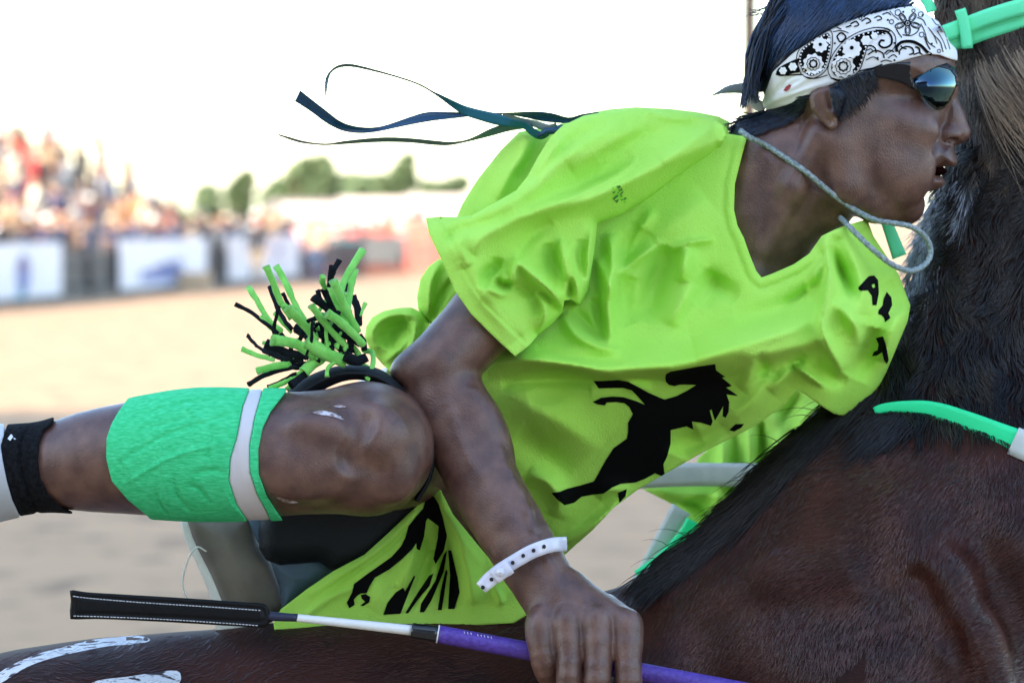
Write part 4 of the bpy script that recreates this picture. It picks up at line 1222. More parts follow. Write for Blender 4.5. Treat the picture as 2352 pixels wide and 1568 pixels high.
T_F = [
    # chest: collar tension, V folds
    (A2([(1320, 830), (1335, 1000), (1310, 1200), (1322, 1430)]), 17, 20),
    (A2([(1250, 960), (1300, 1080), (1330, 1180)]), 14, 10),
    (A2([(1500, 800), (1420, 920), (1380, 1010)]), 20, -16),
    (A2([(1640, 900), (1560, 1130), (1500, 1310)]), 30, -26),
    (A2([(1740, 900), (1722, 1000), (1705, 1090)]), 17, 17, 0.4),
    (A2([(1600, 880), (1450, 980), (1360, 1060)]), 11, 9),
    (A2([(1890, 860), (1760, 880), (1640, 915)]), 7, 7),
    (A2([(1900, 1040), (1860, 1130), (1800, 1220)]), 26, -12),
    (A2([(1780, 1100), (1700, 1220), (1650, 1330)]), 22, 9),
    (A2([(1420, 1060), (1400, 1200), (1450, 1320)]), 26, -15),
    (A2([(1240, 1180), (1262, 1280), (1280, 1420)]), 12, -14),
    (A2([(1060, 1270), (1130, 1380), (1240, 1440), (1380, 1470)]), 14, 14),
    (A2([(1120, 1240), (1200, 1330), (1262, 1420)]), 12, -10),
    (A2([(1560, 700), (1480, 820), (1410, 950)]), 13, 8),
    (A2([(1850, 640), (1700, 760), (1560, 860)]), 40, 7),
    # the long bright roll across the belly
    ([(1120, 838), (1250, 826), (1400, 846), (1560, 842), (1700, 826), (1840, 792), (1900, 775)], 34, 34, 0.35),
    ([(1150, 880), (1300, 868), (1450, 872), (1540, 858)], 16, -18),
    ([(1180, 822), (1300, 838), (1400, 856), (1490, 862)], 9, 9),
    ([(1230, 800), (1330, 820), (1430, 830)], 9, -9),
    (A8([(1480, 190), (1640, 165), (1900, 120), (2060, 100), (2160, 130)]), 13, -14),
    (A8([(740, 205), (960, 225), (1180, 300), (1300, 345)]), 12, 11),
    (A8([(2180, 100), (2100, 250), (2040, 330)]), 16, 12),
    (A8([(2290, 200), (2150, 420), (1900, 640)]), 26, 12),
    (A8([(2000, 560), (1780, 720), (1560, 860)]), 16, -9),
    (A8([(1700, 690), (1560, 760), (1510, 870)]), 24, -12),
    (A8([(300, 400), (600, 330), (820, 330)]), 26, -9),
    (A8([(120, 330), (330, 480), (620, 640), (880, 830)]), 40, 10),
    (A8([(200, 700), (420, 860), (640, 1040)]), 30, -10),
    (A8([(300, 1030), (470, 1100), (560, 1250), (520, 1380)]), 22, 13),
    (A8([(880, 1230), (960, 1160), (1130, 1150)]), 16, 8),
    ([(1120, 1100), (1180, 1180), (1260, 1260)], 22, -12),
    ([(1290, 1255), (1370, 1200), (1440, 1135)], 14, 13),
    # collar side of the chest
    (A3([(0, 960), (220, 905), (430, 850), (620, 790), (790, 700)]), 38, 22, 0.3),
    (A3([(250, 740), (450, 700), (640, 620), (800, 500)]), 26, -12),
    (A3([(60, 420), (150, 520), (260, 590)]), 20, -14),
    (A3([(820, 215), (850, 400), (828, 600), (800, 760), (830, 880), (930, 1060)]), 17, 26, 0.3),
    (A3([(850, 260), (920, 430), (985, 580)]), 11, -24),
    (A3([(700, 560), (760, 440), (810, 330)]), 11, 9),
    (A3([(560, 640), (680, 560), (760, 470)]), 10, -8),
    (A3([(870, 620), (980, 720), (1030, 820), (1030, 900)]), 17, 16),
    (A3([(615, 1015), (700, 1080), (805, 1155)]), 7, 15, 0.4),
    (A3([(610, 1030), (560, 1090), (470, 1190)]), 14, 10),
    (A3([(380, 960), (420, 1020), (400, 1090)]), 14, -13),
    (A3([(690, 950), (640, 1000), (600, 1050)]), 12, -12),
    (A3([(760, 1010), (860, 1100), (960, 1120)]), 18, -14),
    (A3([(900, 150), (1000, 330), (1060, 520), (1050, 700)]), 24, 18),
    (A3([(1230, 480), (1290, 600), (1300, 700)]), 26, -14),
    (A3([(1330, 640), (1240, 820), (1180, 1000)]), 22, 16),
    (A3([(1120, 780), (1080, 930), (1000, 1100)]), 30, -30),
]
amp_ = lambda F, a, b: [(f[0], f[1] * (0.95 if f[2] > 0 else 1.05), f[2] * (a if f[2] > 0 else b), *f[3:]) for f in F]
T_FX = amp_(T_F, 3.9, 2.7)
ub_v = [500, 553, 621, 686, 740, 776, 805, 863, 960]; ub_u = [1935, 1905, 1912, 1956, 1974, 1977, 1974, 1945, 1900]
def T_w(U, V):
    U = np.asarray(U, float); V = np.asarray(V, float)
    vr = np.interp(U, [1100, 1200, 1400, 1650, 1880, 2000], [838, 835, 838, 825, 792, 770])
    x = V - vr; sm = np.sqrt(x * x + 45 ** 2) - 45
    w = -105 + np.where(x < 0, 0.40, 0.62) * sm
    w += 35 * np.clip((1250 - U) / 200, 0, 1)
    e = U - np.interp(V, ub_v, ub_u)
    w += 46 / (1 + np.exp(-e / 9)) + 0.75 * np.maximum(e, 0)
    w += 6 * fnoise(U, V, 420, 300, 5) + 1.2 * fnoise(U, V, 120, 90, 6)
    w -= fold_sum(U, V, T_FX)
    nl = seg_dist2(np.asarray(U, np.float32), np.asarray(V, np.float32), NECKLINE, False)[0]
    w -= 5 * np.exp(-((nl - 10) / 9.0) ** 2) - 5 * np.exp(-((nl - 24) / 3.0) ** 2) - 2.5 * np.exp(-((nl - 31) / 4.0) ** 2)
    w += 70 * (1 - rprof(U, V, [FARSH], 60))
    return w
S_OUT = [(978, 501), (1010, 498), (1048, 499), (1085, 494), (1136, 466), (1186, 437), (1212, 405), (1236, 360), (1262, 318), (1290, 290), (1340, 266), (1400, 255), (1460, 248), (1540, 253), (1600, 261), (1642, 274), (1662, 290), (1668, 310),
         (1650, 345), (1560, 405), (1480, 462), (1425, 494), (1372, 513), (1367, 560), (1356, 640), (1351, 671), (1332, 702), (1312, 688), (1296, 690), (1292, 717), (1270, 742), (1237, 768), (1216, 793), (1183, 818), (1152, 790), (1124, 763), (1082, 721), (1044, 667), (1015, 600), (985, 537)]
S_TOP = [(978, 501), (1048, 499), (1085, 494), (1136, 466), (1186, 437), (1212, 405), (1236, 360), (1262, 318), (1290, 290), (1340, 266), (1400, 255), (1460, 248), (1540, 253), (1600, 261), (1642, 274)]
S_LOW = [(1650, 345), (1560, 405), (1480, 462), (1425, 494), (1372, 513), (1367, 560), (1356, 640), (1351, 671), (1332, 702)]
S_LOW2 = [(1292, 717), (1270, 742), (1237, 768)]
S_HEM = [(985, 537), (1015, 600), (1044, 667), (1082, 721), (1124, 763), (1152, 790), (1183, 818)]
S_F = [
    (A2([(560, 930), (640, 840), (800, 750), (1000, 690), (1200, 640), (1400, 555), (1650, 430), (1880, 330)]), 28, 26, 0.25),
    (A2([(700, 770), (900, 690), (1100, 600), (1300, 500), (1450, 420)]), 22, -13),
    (A2([(900, 700), (1100, 640), (1290, 550), (1400, 480), (1460, 430)]), 8, 9),
    (A2([(480, 770), (700, 690), (900, 570), (1050, 430), (1200, 320), (1400, 220)]), 26, 17),
    (A2([(870, 560), (980, 440), (1100, 340), (1300, 220)]), 17, -17),
    (A2([(910, 500), (1010, 380), (1060, 300)]), 14, 13),
    (A2([(1100, 470), (1280, 360), (1500, 240)]), 24, 12),
    (A2([(1250, 420), (1450, 320), (1700, 230)]), 20, -10),
    (A2([(1540, 160), (1700, 220), (1860, 250)]), 16, -12),
    (A2([(1500, 150), (1640, 200), (1760, 210)]), 12, 8),
    (A2([(1880, 250), (1760, 330), (1600, 440)]), 18, 9),
    (A2([(480, 790), (640, 770), (800, 720)]), 16, -9),
    (A2([(540, 800), (500, 900), (540, 1010)]), 16, 10),
    # the crumple at the sleeve end
    (A2([(700, 960), (690, 1010), (640, 1060), (630, 1130)]), 14, -22),
    (A2([(690, 1080), (740, 1110), (790, 1085)]), 11, -24),
    (A2([(810, 960), (790, 1040), (790, 1080), (720, 1075)]), 10, 16),
    (A2([(640, 1120), (720, 1160), (760, 1150)]), 9, 10),
    (A2([(810, 980), (900, 1060), (1000, 1150), (1055, 1240)]), 15, 22, 0.3),
    (A2([(790, 1100), (900, 1170), (940, 1280)]), 13, -13),
    (A2([(900, 1150), (950, 1210), (960, 1290), (930, 1370)]), 10, 15),
    (A2([(930, 1140), (1010, 1210), (1020, 1270)]), 9, -11),
    (A2([(980, 880), (1000, 980), (1060, 1060)]), 16, -16),
    (A2([(1050, 860), (1070, 1000), (1085, 1080), (1070, 1200)]), 11, 17),
    (A2([(1090, 1070), (1100, 1120), (1080, 1200)]), 8, -22),
    (A2([(1110, 870), (1100, 980), (1140, 1130), (1150, 1215)]), 12, 15),
    (A2([(1160, 860), (1150, 980), (1170, 1080)]), 14, -13),
    (A2([(1225, 790), (1200, 960), (1195, 1130)]), 10, 15),
    (A2([(560, 960), (620, 1130), (700, 1240), (820, 1400)]), 26, 12),
    (A2([(620, 1180), (720, 1260), (850, 1430)]), 12, -7),
    (A2([(420, 880), (470, 830), (560, 800)]), 14, -10),
    (A2([(1000, 760), (900, 830), (820, 930)]), 16, -10),
]
S_FX = amp_(S_F, 3.4, 2.1)
def S_w(U, V):
    U = np.asarray(U, float); V = np.asarray(V, float)
    base = np.interp(U, [950, 1100, 1250, 1400, 1650], [-178, -165, -96, -20, 105]) - 0.10 * (V - 500)
    d = np.minimum(rprof(U, V, [S_TOP], 95), rprof(U, V, [S_LOW, S_LOW2], 42))
    w = base - 92 * d
    w += 4 * fnoise(U, V, 300, 220, 8) + 1.0 * fnoise(U, V, 90, 70, 9)
    w -= fold_sum(U, V, S_FX)
    hd = seg_dist2(np.asarray(U, np.float32), np.asarray(V, np.float32), S_HEM, False)[0]
    w += 4.5 * np.exp(-((hd - 40) / 3.5) ** 2) - 2.5 * np.exp(-((hd - 34) / 5.0) ** 2) + 0.6 * np.sin(V * 0.9) * np.exp(-((hd - 46) / 8.0) ** 2)
    return w
shirt_b = MB()
T_pill = lambda U, V: T_w(U, V) + 6 + 220 * np.minimum(1, rprof(U, V, [BELLY + [(1262, 1300)], NECKLINE, FARSH], 160))
V, Q, T = sheet(T_OUT, T_w, 5.0, 5, T_pill); shirt_b.add(V, Q, T)
S_pill = lambda U, V: S_w(U, V) + 5 + 170 * np.minimum(1, rprof(U, V, [S_HEM, S_TOP, S_LOW, S_LOW2], 120))
V, Q, T = sheet(S_OUT, S_w, 4.6, 5, S_pill); shirt_b.add(V, Q, T)
# back panel behind the sleeve
P_EDGE = [(1040, 520), (1062, 468), (1100, 408), (1150, 345), (1192, 303), (1230, 296), (1262, 294), (1300, 280), (1340, 262), (1400, 251), (1460, 246), (1540, 250), (1600, 257), (1650, 267), (1676, 280)]
P_OUT = P_EDGE + [(1672, 320), (1500, 380), (1300, 470), (1150, 620), (1060, 640)]
P_F = [(A2([(700, 640), (760, 520), (830, 420), (880, 280)]), 15, 15), (A2([(560, 690), (680, 500), (800, 330)]), 30, -14), (A2([(960, 250), (900, 400), (800, 540)]), 14, -12),
       (A2([(1480, 150), (1700, 175), (1930, 215)]), 10, 8)]
P_w = lambda U, V: 60 + np.interp(U, [1040, 1300, 1676], [-40, 20, 120]) - 70 * rprof(U, V, [P_EDGE], 110) - 2.0 * fold_sum(U, V, P_F) + 3 * fnoise(U, V, 160, 160, 12)
V, Q, T = sheet(P_OUT, P_w, 6, 5, lambda U, V: P_w(U, V) + 5 + 190 * rprof(U, V, [P_EDGE], 150)); shirt_b.add(V, Q, T)
# loose cloth billowing behind the arm
O1 = [(1030, 590), (1006, 596), (984, 612), (966, 640), (958, 680), (960, 708), (972, 730), (990, 745), (1040, 720), (1075, 660), (1060, 610)]
E1 = O1[:8]
B1_F = [([(1010, 605), (990, 650), (985, 720)], 10, 10), ([(1040, 640), (1010, 690), (992, 735)], 9, -12), ([(1028, 600), (1010, 640), (1002, 690)], 12, -8)]
B1_w = lambda U, V: 40 - 44 * rprof(U, V, [E1], 45) - 2.0 * fold_sum(U, V, B1_F) + 2 * fnoise(U, V, 90, 90, 13)
V, Q, T = sheet(O1, B1_w, 4, 5, lambda U, V: B1_w(U, V) + 5 + 90 * rprof(U, V, [E1], 60)); shirt_b.add(V, Q, T)
O2 = [(838, 776), (842, 748), (856, 728), (882, 714), (915, 707), (945, 706), (970, 718), (985, 740), (1000, 770), (960, 850), (905, 862), (880, 838), (852, 806)]
E2 = [(880, 838), (852, 806)] + O2[:8]
B2_F = [([(868, 800), (856, 766), (872, 738), (905, 724), (945, 726), (965, 750)], 10, 14), ([(890, 800), (900, 760), (940, 742)], 24, -24), ([(955, 740), (948, 790), (925, 830)], 8, 14), ([(970, 735), (975, 780), (950, 830)], 8, -8), ([(880, 836), (920, 800), (945, 770)], 9, 8)]
B2_w = lambda U, V: 30 - 46 * rprof(U, V, [E2], 42) - 2.0 * fold_sum(U, V, B2_F)
V, Q, T = sheet(O2, B2_w, 3.6, 5, lambda U, V: B2_w(U, V) + 5 + 90 * rprof(U, V, [E2], 60)); shirt_b.add(V, Q, T)
# tail hanging under the knee and forearm
K_OUT = [(982, 1118), (971, 1148), (890, 1225), (837, 1273), (765, 1311), (705, 1352), (645, 1398), (628, 1430), (631, 1452), (717, 1452), (789, 1450), (880, 1445), (1005, 1440), (1180, 1430), (1230, 1400), (1130, 1290), (1040, 1180), (1010, 1120)]
K_F = [(A7([(1480, 200), (1330, 370), (1150, 540), (950, 690), (720, 850), (540, 970)]), 4, -6), (A7([(1440, 180), (1240, 400), (1000, 610), (700, 800), (400, 1000)]), 9, 9),
       (A7([(900, 900), (640, 1000), (430, 1150), (380, 1230)]), 8, 9), (A7([(1430, 480), (1380, 640), (1330, 800), (1290, 930)]), 14, 16), (A7([(1500, 300), (1560, 560), (1480, 860), (1400, 1120)]), 18, -15),
       (A7([(1620, 560), (1600, 760), (1540, 1000)]), 15, 13), (A7([(1700, 120), (1720, 420), (1750, 760), (1760, 1100)]), 26, -26), (A7([(1640, 20), (1800, 420), (1920, 760), (1980, 1080)]), 20, 26, 0.3),
       (A7([(1700, 180), (1880, 460), (2060, 700)]), 14, 10), (A7([(2180, 900), (2230, 1000), (2250, 1080)]), 8, 12), (A7([(1100, 820), (1080, 980), (1000, 1120)]), 26, 8)]
K_w = lambda U, V: -30 + np.interp(U, [620, 800, 1000, 1200], [30, 0, -20, -90]) - 0.12 * (V - 1250) - 2.0 * fold_sum(U, V, K_F) + 3 * fnoise(U, V, 200, 160, 15)
V, Q, T = sheet(K_OUT, K_w, 5, 5); shirt_b.add(V, Q, T)
# separate cloth set well behind the rider, joined into the shirt mesh
L_OUT = [(1603, 1052), (1660, 1000), (1760, 925), (1830, 870), (1990, 900), (2000, 1000), (1880, 1080), (1760, 1220), (1680, 1270), (1600, 1250), (1584, 1214), (1563, 1168), (1530, 1150), (1478, 1124), (1500, 1110), (1590, 1106)]
L_F = [([(1662, 1010), (1660, 1090), (1640, 1200)], 14, 22), ([(1690, 1000), (1694, 1100), (1660, 1230)], 10, -14), ([(1722, 985), (1722, 1080), (1700, 1200)], 12, 20), ([(1748, 970), (1752, 1040), (1740, 1120)], 9, -26), ([(1785, 950), (1792, 1010), (1780, 1080)], 14, 18),
       ([(1840, 905), (1800, 960), (1790, 1000)], 12, -14), ([(1880, 930), (1850, 960), (1830, 1000)], 12, 16), ([(1500, 1120), (1560, 1140), (1620, 1136), (1680, 1150)], 12, 16), ([(1530, 1135), (1600, 1160), (1640, 1200)], 12, -12), ([(1570, 1170), (1600, 1210), (1640, 1250)], 10, 12)]
L_w = lambda U, V: 1000 - 0.15 * (V - 1050) - 2.0 * fold_sum(U, V, L_F) + 4 * fnoise(U, V, 150, 150, 17)
V, Q, T = sheet(L_OUT, L_w, 6, 5, lambda U, V: L_w(U, V) + 5 + 110 * rprof(U, V, [L_OUT + L_OUT[:1]], 120)); shirt_b.add(V, Q, T)
shirt = shirt_b.build('shirt', M_shirt, rider)
shirt['label'] = 'neon yellow-green T-shirt with black horse prints and lettering'

HORSE_P = A8([(1835, 130), (1700, 150), (1560, 175), (1470, 190), (1432, 212), (1425, 240), (1430, 275), (1455, 300), (1500, 310), (1540, 300), (1600, 298), (1680, 300), (1600, 350), (1520, 390), (1420, 420), (1370, 400), (1280, 360), (1200, 315), (1120, 275), (1040, 260), (900, 268), (835, 268),
              (880, 328), (1000, 325), (1080, 325), (1150, 345), (1200, 395), (1258, 462), (1180, 430), (1080, 400), (990, 395), (900, 405), (830, 440), (870, 460), (930, 468), (945, 445), (1020, 440), (1090, 450), (1130, 480), (1160, 540), (1120, 610), (1120, 690), (1110, 740), (1000, 820),
              (930, 930), (880, 1020), (840, 1090), (740, 1120), (620, 1150), (560, 1175), (490, 1185), (540, 1240), (600, 1285), (680, 1265), (740, 1215), (830, 1200), (920, 1190), (990, 1140), (1060, 1110), (1180, 1100), (1260, 1070), (1340, 1024), (1395, 1046), (1420, 1030), (1410, 950),
              (1440, 890), (1470, 780), (1470, 670), (1560, 650), (1600, 640), (1655, 665), (1645, 600), (1720, 610), (1800, 635), (1815, 600), (1790, 510), (1805, 500), (1832, 592), (1870, 530), (1900, 472), (1896, 556), (1920, 570), (1945, 520), (1950, 440), (1928, 378), (2024, 390),
              (1925, 322), (1972, 308), (1890, 240), (1918, 235), (1842, 180)])
pr = MB()
V, T = decal(HORSE_P, T_w, 6, 2.2); pr.add(V, T=T)
V, T = decal(A8([(1950, 670), (2000, 622), (2072, 618), (2050, 650), (1990, 682)]), T_w, 5, 2.2); pr.add(V, T=T)
V, T = decal(A8([(1036, 1185), (1110, 1152), (1100, 1210), (1050, 1268)]), T_w, 5, 2.2); pr.add(V, T=T)
o = pr.build('printed_horse', M_black, shirt); o['label'] = 'black rearing horse printed across the belly'
pr = MB()
for P in ([(1530, 60), (1500, 160), (1430, 240), (1360, 330), (1330, 440), (1290, 520), (1200, 620), (1060, 720), (960, 790), (840, 880), (822, 960), (770, 1060), (795, 1112), (846, 1080), (838, 1030), (870, 995), (905, 972), (960, 968), (990, 900), (1040, 820), (1180, 740), (1290, 650), (1400, 545), (1436, 490), (1440, 545), (1470, 560), (1510, 430), (1530, 280), (1545, 252), (1600, 290), (1650, 330), (1640, 450), (1600, 640), (1622, 690), (1700, 560), (1730, 420), (1690, 250), (1650, 120), (1600, 40)],
          [(905, 985), (950, 975), (995, 1005), (985, 1055), (930, 1092), (900, 1088), (945, 1050), (915, 1020)],
          [(1120, 1175), (1160, 1060), (1240, 960), (1310, 915), (1330, 950), (1415, 800), (1425, 810), (1350, 1000), (1285, 1165)],
          [(1330, 1160), (1440, 980), (1560, 800), (1600, 780), (1560, 900), (1450, 1030), (1360, 1160)],
          [(1470, 1150), (1480, 1070), (1620, 850), (1700, 600), (1730, 560), (1700, 760), (1580, 1040), (1510, 1150)],
          [(1640, 1130), (1680, 900), (1720, 740), (1735, 760), (1700, 1000), (1680, 1130)], [(1740, 1120), (1760, 800), (1740, 560), (1770, 560), (1830, 820), (1850, 960), (1800, 1120)]):
    V, T = decal(A7(P), K_w, 5, 2.5); pr.add(V, T=T)
o = pr.build('printed_horse', M_black, shirt); o['label'] = 'black horse print folded up in the shirt tail'
for P, H in (([(1035, 525), (1100, 455), (1135, 450), (1160, 480), (1165, 560), (1150, 640), (1125, 640), (1120, 580), (1095, 545), (1050, 548), (1033, 538)], [(1118, 512), (1136, 502), (1142, 524), (1128, 532)]),
             ([(1215, 555), (1245, 590), (1250, 640), (1225, 690), (1238, 720), (1205, 748), (1195, 715), (1180, 700), (1160, 695), (1165, 670), (1190, 640), (1195, 600)], None),
             ([(1145, 850), (1190, 838), (1212, 900), (1228, 990), (1215, 1014), (1198, 990), (1185, 940), (1150, 962), (1120, 965), (1132, 938), (1156, 926), (1162, 890)], None)):
    pr = MB(); V, T = decal(A3(P), T_w, 3.5, 2.5, holes=[A3(H)] if H else ()); pr.add(V, T=T); pr.build('printed_letter', M_black, shirt)
sm = mat('grass_smudge', (0.06, 0.16, 0.03), 0.9, vary=(0.30, 0.72, 0.05), vscale=180, ramp=(0.42, 0.55))
pr = MB(); V, T = decal(A2([(1335, 575), (1375, 565), (1395, 600), (1385, 620), (1420, 640), (1400, 665), (1370, 640), (1360, 668), (1335, 640)]), S_w, 4, 1.5); pr.add(V, T=T); pr.build('smudge', sm, shirt)
# ------------------------------------------------------------------ hair, bandana, sunglasses, cord, ribbons
AR = lambda pts: [(564.5 + 0.36 * p[0], 94.1 + 0.36 * p[1], *(q * 0.36 for q in p[2:])) for p in pts]
G = Field((1660, 2240), (-80, 330), (-40, 370), 2.6)
G.infl(SK, HW, 150, 160, 0); G.infl(FACE, HW, 96, 95, 18)
UU, VV = np.meshgrid(G.ax[0], G.ax[1], indexing='ij')
def cutfield(poly, grow, edge=3):
    d, ins = seg_dist2(UU, VV, poly, True)
    sd = np.where(ins, -d, d).astype(np.float32)
    return smax(G.F - grow, np.broadcast_to(sd[:, :, None], G.F.shape), edge)
BAND_UP = A1([(462, 585), (490, 500), (530, 395), (640, 290), (780, 200), (900, 130), (1050, 80), (1200, 45), (1340, 28)])
BAND_LO = A1([(1545, 335), (1500, 325), (1440, 302), (1380, 296), (1290, 318), (1150, 360), (1000, 402), (900, 442), (780, 492), (640, 566), (500, 606), (470, 604)])
BAND = BAND_UP + A1([(1420, -10), (1700, 60), (1700, 330)]) + BAND_LO
bf = cutfield(BAND, 9)
# soft creases in the folded cloth
cr = fold_sum(UU, VV, [(A1([(480, 590), (700, 440), (1000, 300), (1350, 200)]), 6, 3), (A1([(500, 560), (640, 420), (880, 360)]), 6, -4), (A1([(520, 560), (680, 500), (860, 440)]), 5, 4), (A1([(560, 500), (620, 470), (700, 430)]), 5, -4),
                       (A1([(1300, 60), (1400, 170), (1500, 290)]), 7, 2.5), (A1([(900, 150), (1150, 90), (1330, 60)]), 6, 2.5)])
bf = bf - cr[:, :, None].astype(np.float32) * 1.2
band = field_obj('bandana', G, M_band, rider, 1, F=bf)
band['label'] = 'white bandana with black paisley print tied round the forehead'
_s = G.F; G.F = bf; DB = G.depth(); G.F = _s
dbw = lambda u, v: DB(u, v, 60)
pk = MB(); pw = MB()
def pdecal(mb, pts, off, n=0, sp=3.0):
    P = A1(pts)
    if n: P = list(map(tuple, spline(P + P[:1], n)[:-1]))
    V, T = decal(P, dbw, sp, off); mb.add(V, T=T)
def ring(c, r, n=18, wob=0.0, k=8, sq=1.0, rot=0.0):
    th = np.linspace(0, 2 * np.pi, n, endpoint=False); rr = r * (1 + wob * np.cos(k * th))
    x, y = np.cos(th) * rr, np.sin(th) * rr * sq
    return [(c[0] + a * math.cos(rot) - b * math.sin(rot), c[1] + a * math.sin(rot) + b * math.cos(rot)) for a, b in zip(x, y)]
def pst(mb, pts, wd, off=2.2, closed=False):
    P = A1(pts)
    if closed: P = P + P[:1]
    V, Q = stroke(P, wd, dbw, off, max(8, len(P) * 4)); mb.add(V, Q)
PA = [(695, 392), (672, 335), (690, 270), (750, 222), (815, 186), (842, 192), (846, 250), (834, 320), (816, 372), (780, 404), (735, 416)]
PB = [(866, 412), (850, 372), (868, 310), (920, 240), (1000, 190), (1090, 168), (1150, 186), (1100, 196), (1050, 240), (1025, 310), (1000, 376), (950, 416), (905, 426)]
pdecal(pk, PA, 2.0, 60); pdecal(pk, PB, 2.0, 60)
pdecal(pk, [(545, 410), (560, 375), (610, 345), (680, 318), (668, 350), (680, 392), (640, 402), (580, 418)], 2.0, 40)
for c, r in (((752, 350), 54), ((790, 246), 40), ((916, 364), 60), ((962, 268), 50), ((640, 366), 22), ((586, 388), 20), ((1040, 222), 26), ((1086, 196), 18), ((836, 222), 12)):
    pdecal(pw, ring(c, r, 40, .10, 9 if r > 30 else 6), 3.2)
for c, r in (((752, 350), 20), ((916, 364), 24), ((962, 262), 11), ((790, 244), 10)):
    if r < 15: pdecal(pk, ring(c, r, 14), 4.4)
    else:
        pst(pk, ring(c, r, 16, .12, 8), 3.6, 4.4, True); pst(pk, ring(c, r * 1.75, 20, .06, 10), 1.6, 4.4, True)
for P in (PA, PB):
    c = np.mean(P, 0)
    Q = [tuple(c + (np.array(p) - c) * 1.14) for p in P]
    pst(pk, Q, 2.0, 2.2, True)
    sp_ = spline(np.array(P + P[:1], float), 34)
    for p in sp_[:-1]: 
        q = c + (p - c) * 0.93; pdecal(pw, ring(q, 5.0, 8), 3.4)
for s_, w_ in (([(1210, 285), (1208, 258), (1235, 232), (1290, 228), (1340, 250), (1375, 285), (1398, 300)], 7.0), ([(1222, 300), (1226, 275), (1256, 256), (1290, 262), (1300, 290), (1276, 300)], 3.4),
               ([(1092, 168), (1150, 172), (1180, 205), (1176, 245), (1140, 262), (1112, 246), (1122, 222), (1142, 224)], 4.6), ([(1080, 150), (1160, 158), (1200, 200), (1196, 260), (1150, 300)], 2.0),
               ([(1050, 300), (1090, 278), (1130, 290), (1140, 320)], 3.2), ([(1040, 330), (1080, 312), (1110, 330)], 2.4), ([(1160, 320), (1190, 300), (1210, 315)], 2.4), ([(1300, 300), (1330, 290), (1350, 300)], 3.0),
               ([(880, 200), (905, 180), (930, 205), (900, 230), (880, 200)], 3.6), ([(860, 175), (900, 168), (945, 180)], 2.0), ([(690, 250), (640, 290), (590, 330)], 1.4),
               ([(955, 132), (985, 118), (1000, 138), (975, 146)], 3.0), ([(1015, 118), (1045, 100), (1066, 118), (1040, 130)], 3.0), ([(1085, 100), (1110, 88), (1126, 104), (1100, 114)], 2.6),
               ([(700, 418), (760, 430), (830, 412)], 2.2), ([(560, 412), (620, 412), (690, 408)], 3.0), ([(850, 428), (900, 438), (960, 424), (1020, 396)], 3.0),
               ([(1340, 130), (1360, 170), (1380, 230), (1420, 260)], 2.0), ([(1380, 150), (1410, 190), (1430, 240)], 1.8), ([(1430, 170), (1460, 220), (1480, 270)], 1.6), ([(1400, 100), (1420, 130), (1440, 140)], 1.6)):
    pst(pk, s_, w_)
for s_, w_ in (([(1030, 262), (1060, 250), (1088, 262), (1096, 290)], 3.4), ([(1046, 276), (1066, 268), (1080, 282)], 2.2), ([(1140, 296), (1164, 276), (1194, 284)], 3.0), ([(1120, 340), (1150, 330), (1180, 338)], 2.6),
               ([(1000, 392), (1040, 380), (1080, 372), (1130, 352)], 3.0), ([(1400, 60), (1440, 120), (1470, 180), (1500, 270)], 1.6), ([(1170, 60), (1190, 84), (1220, 110)], 1.6), ([(1320, 96), (1352, 110), (1368, 140)], 2.2),
               ([(1334, 150), (1316, 180), (1280, 196), (1240, 190)], 2.2), ([(1206, 160), (1222, 186), (1236, 206)], 2.4), ([(1360, 200), (1374, 240), (1392, 272)], 2.8), ([(1410, 190), (1446, 230), (1462, 286)], 2.0),
               ([(1230, 250), (1240, 262), (1262, 268)], 3.0), ([(1310, 256), (1330, 266), (1336, 290)], 4.0), ([(930, 150), (960, 140)], 3.4), ([(1130, 80), (1160, 70), (1176, 84)], 2.6), ([(905, 160), (880, 150)], 2.6)):
    pst(pk, s_, w_)
for x, y in ((1104, 318), (1010, 350), (1196, 236), (1400, 240), (1350, 84), (1244, 66), (1160, 110), (1196, 330), (1440, 150), (870, 238)):
    pdecal(pk, ring((x, y), 6, 8), 2.2)
for k in range(5):
    a = k * 1.2566 + .3; c = (1268 + 46 * math.cos(a), 128 + 38 * math.sin(a))
    pst(pk, ring(c, 26, 14, 0, 1, .55, a), 2.4, 2.2, True); pst(pk, ring(c, 16, 12, 0, 1, .5, a), 1.4, 2.2, True)
pst(pk, ring((1268, 128), 15, 12, .15, 6), 3.0, 2.2, True); pdecal(pk, ring((1268, 128), 6, 10), 2.4)
for (x, y, r) in ((1215, 70, 16), (1340, 80, 14), (1180, 120, 12), (1345, 190, 13), (1010, 100, 8), (1440, 280, 9), (1300, 60, 9)):
    pst(pk, ring((x, y), r, 12, .1, 5), 1.7, 2.2, True)
pr_ = pk.build('paisley_print', M_black, band, False); pw.build('print_flower', M_band, band, False)
rd = mat('red_spot', (0.30, 0.03, 0.035), 0.8)
rs = MB(); pdecal(rs, [(588, 496), (600, 476), (622, 462), (632, 468), (622, 486), (604, 500)], 2.0); rs.build('red_spot', rd, band, False)
# ends of the knot
mb = MB(); strap_mb(mb, [(1735, 206), (1700, 203), (1668, 207), (1634, 220)], [11, 13, 13, 12, 11, 10, 8, 5, 3, 1.5], far_w(200), 0, 4, 10)
mb.build('knot_end', mat('grey_cloth', (0.20, 0.23, 0.24), 0.8, bump=.2, bscale=300), band)
mb = MB(); strap_mb(mb, [(1758, 250), (1738, 240), (1722, 226), (1712, 214)], [8, 12, 13, 12, 11, 10, 9, 8], far_w(180), 0, 6, 8); mb.build('knot', M_band, band)

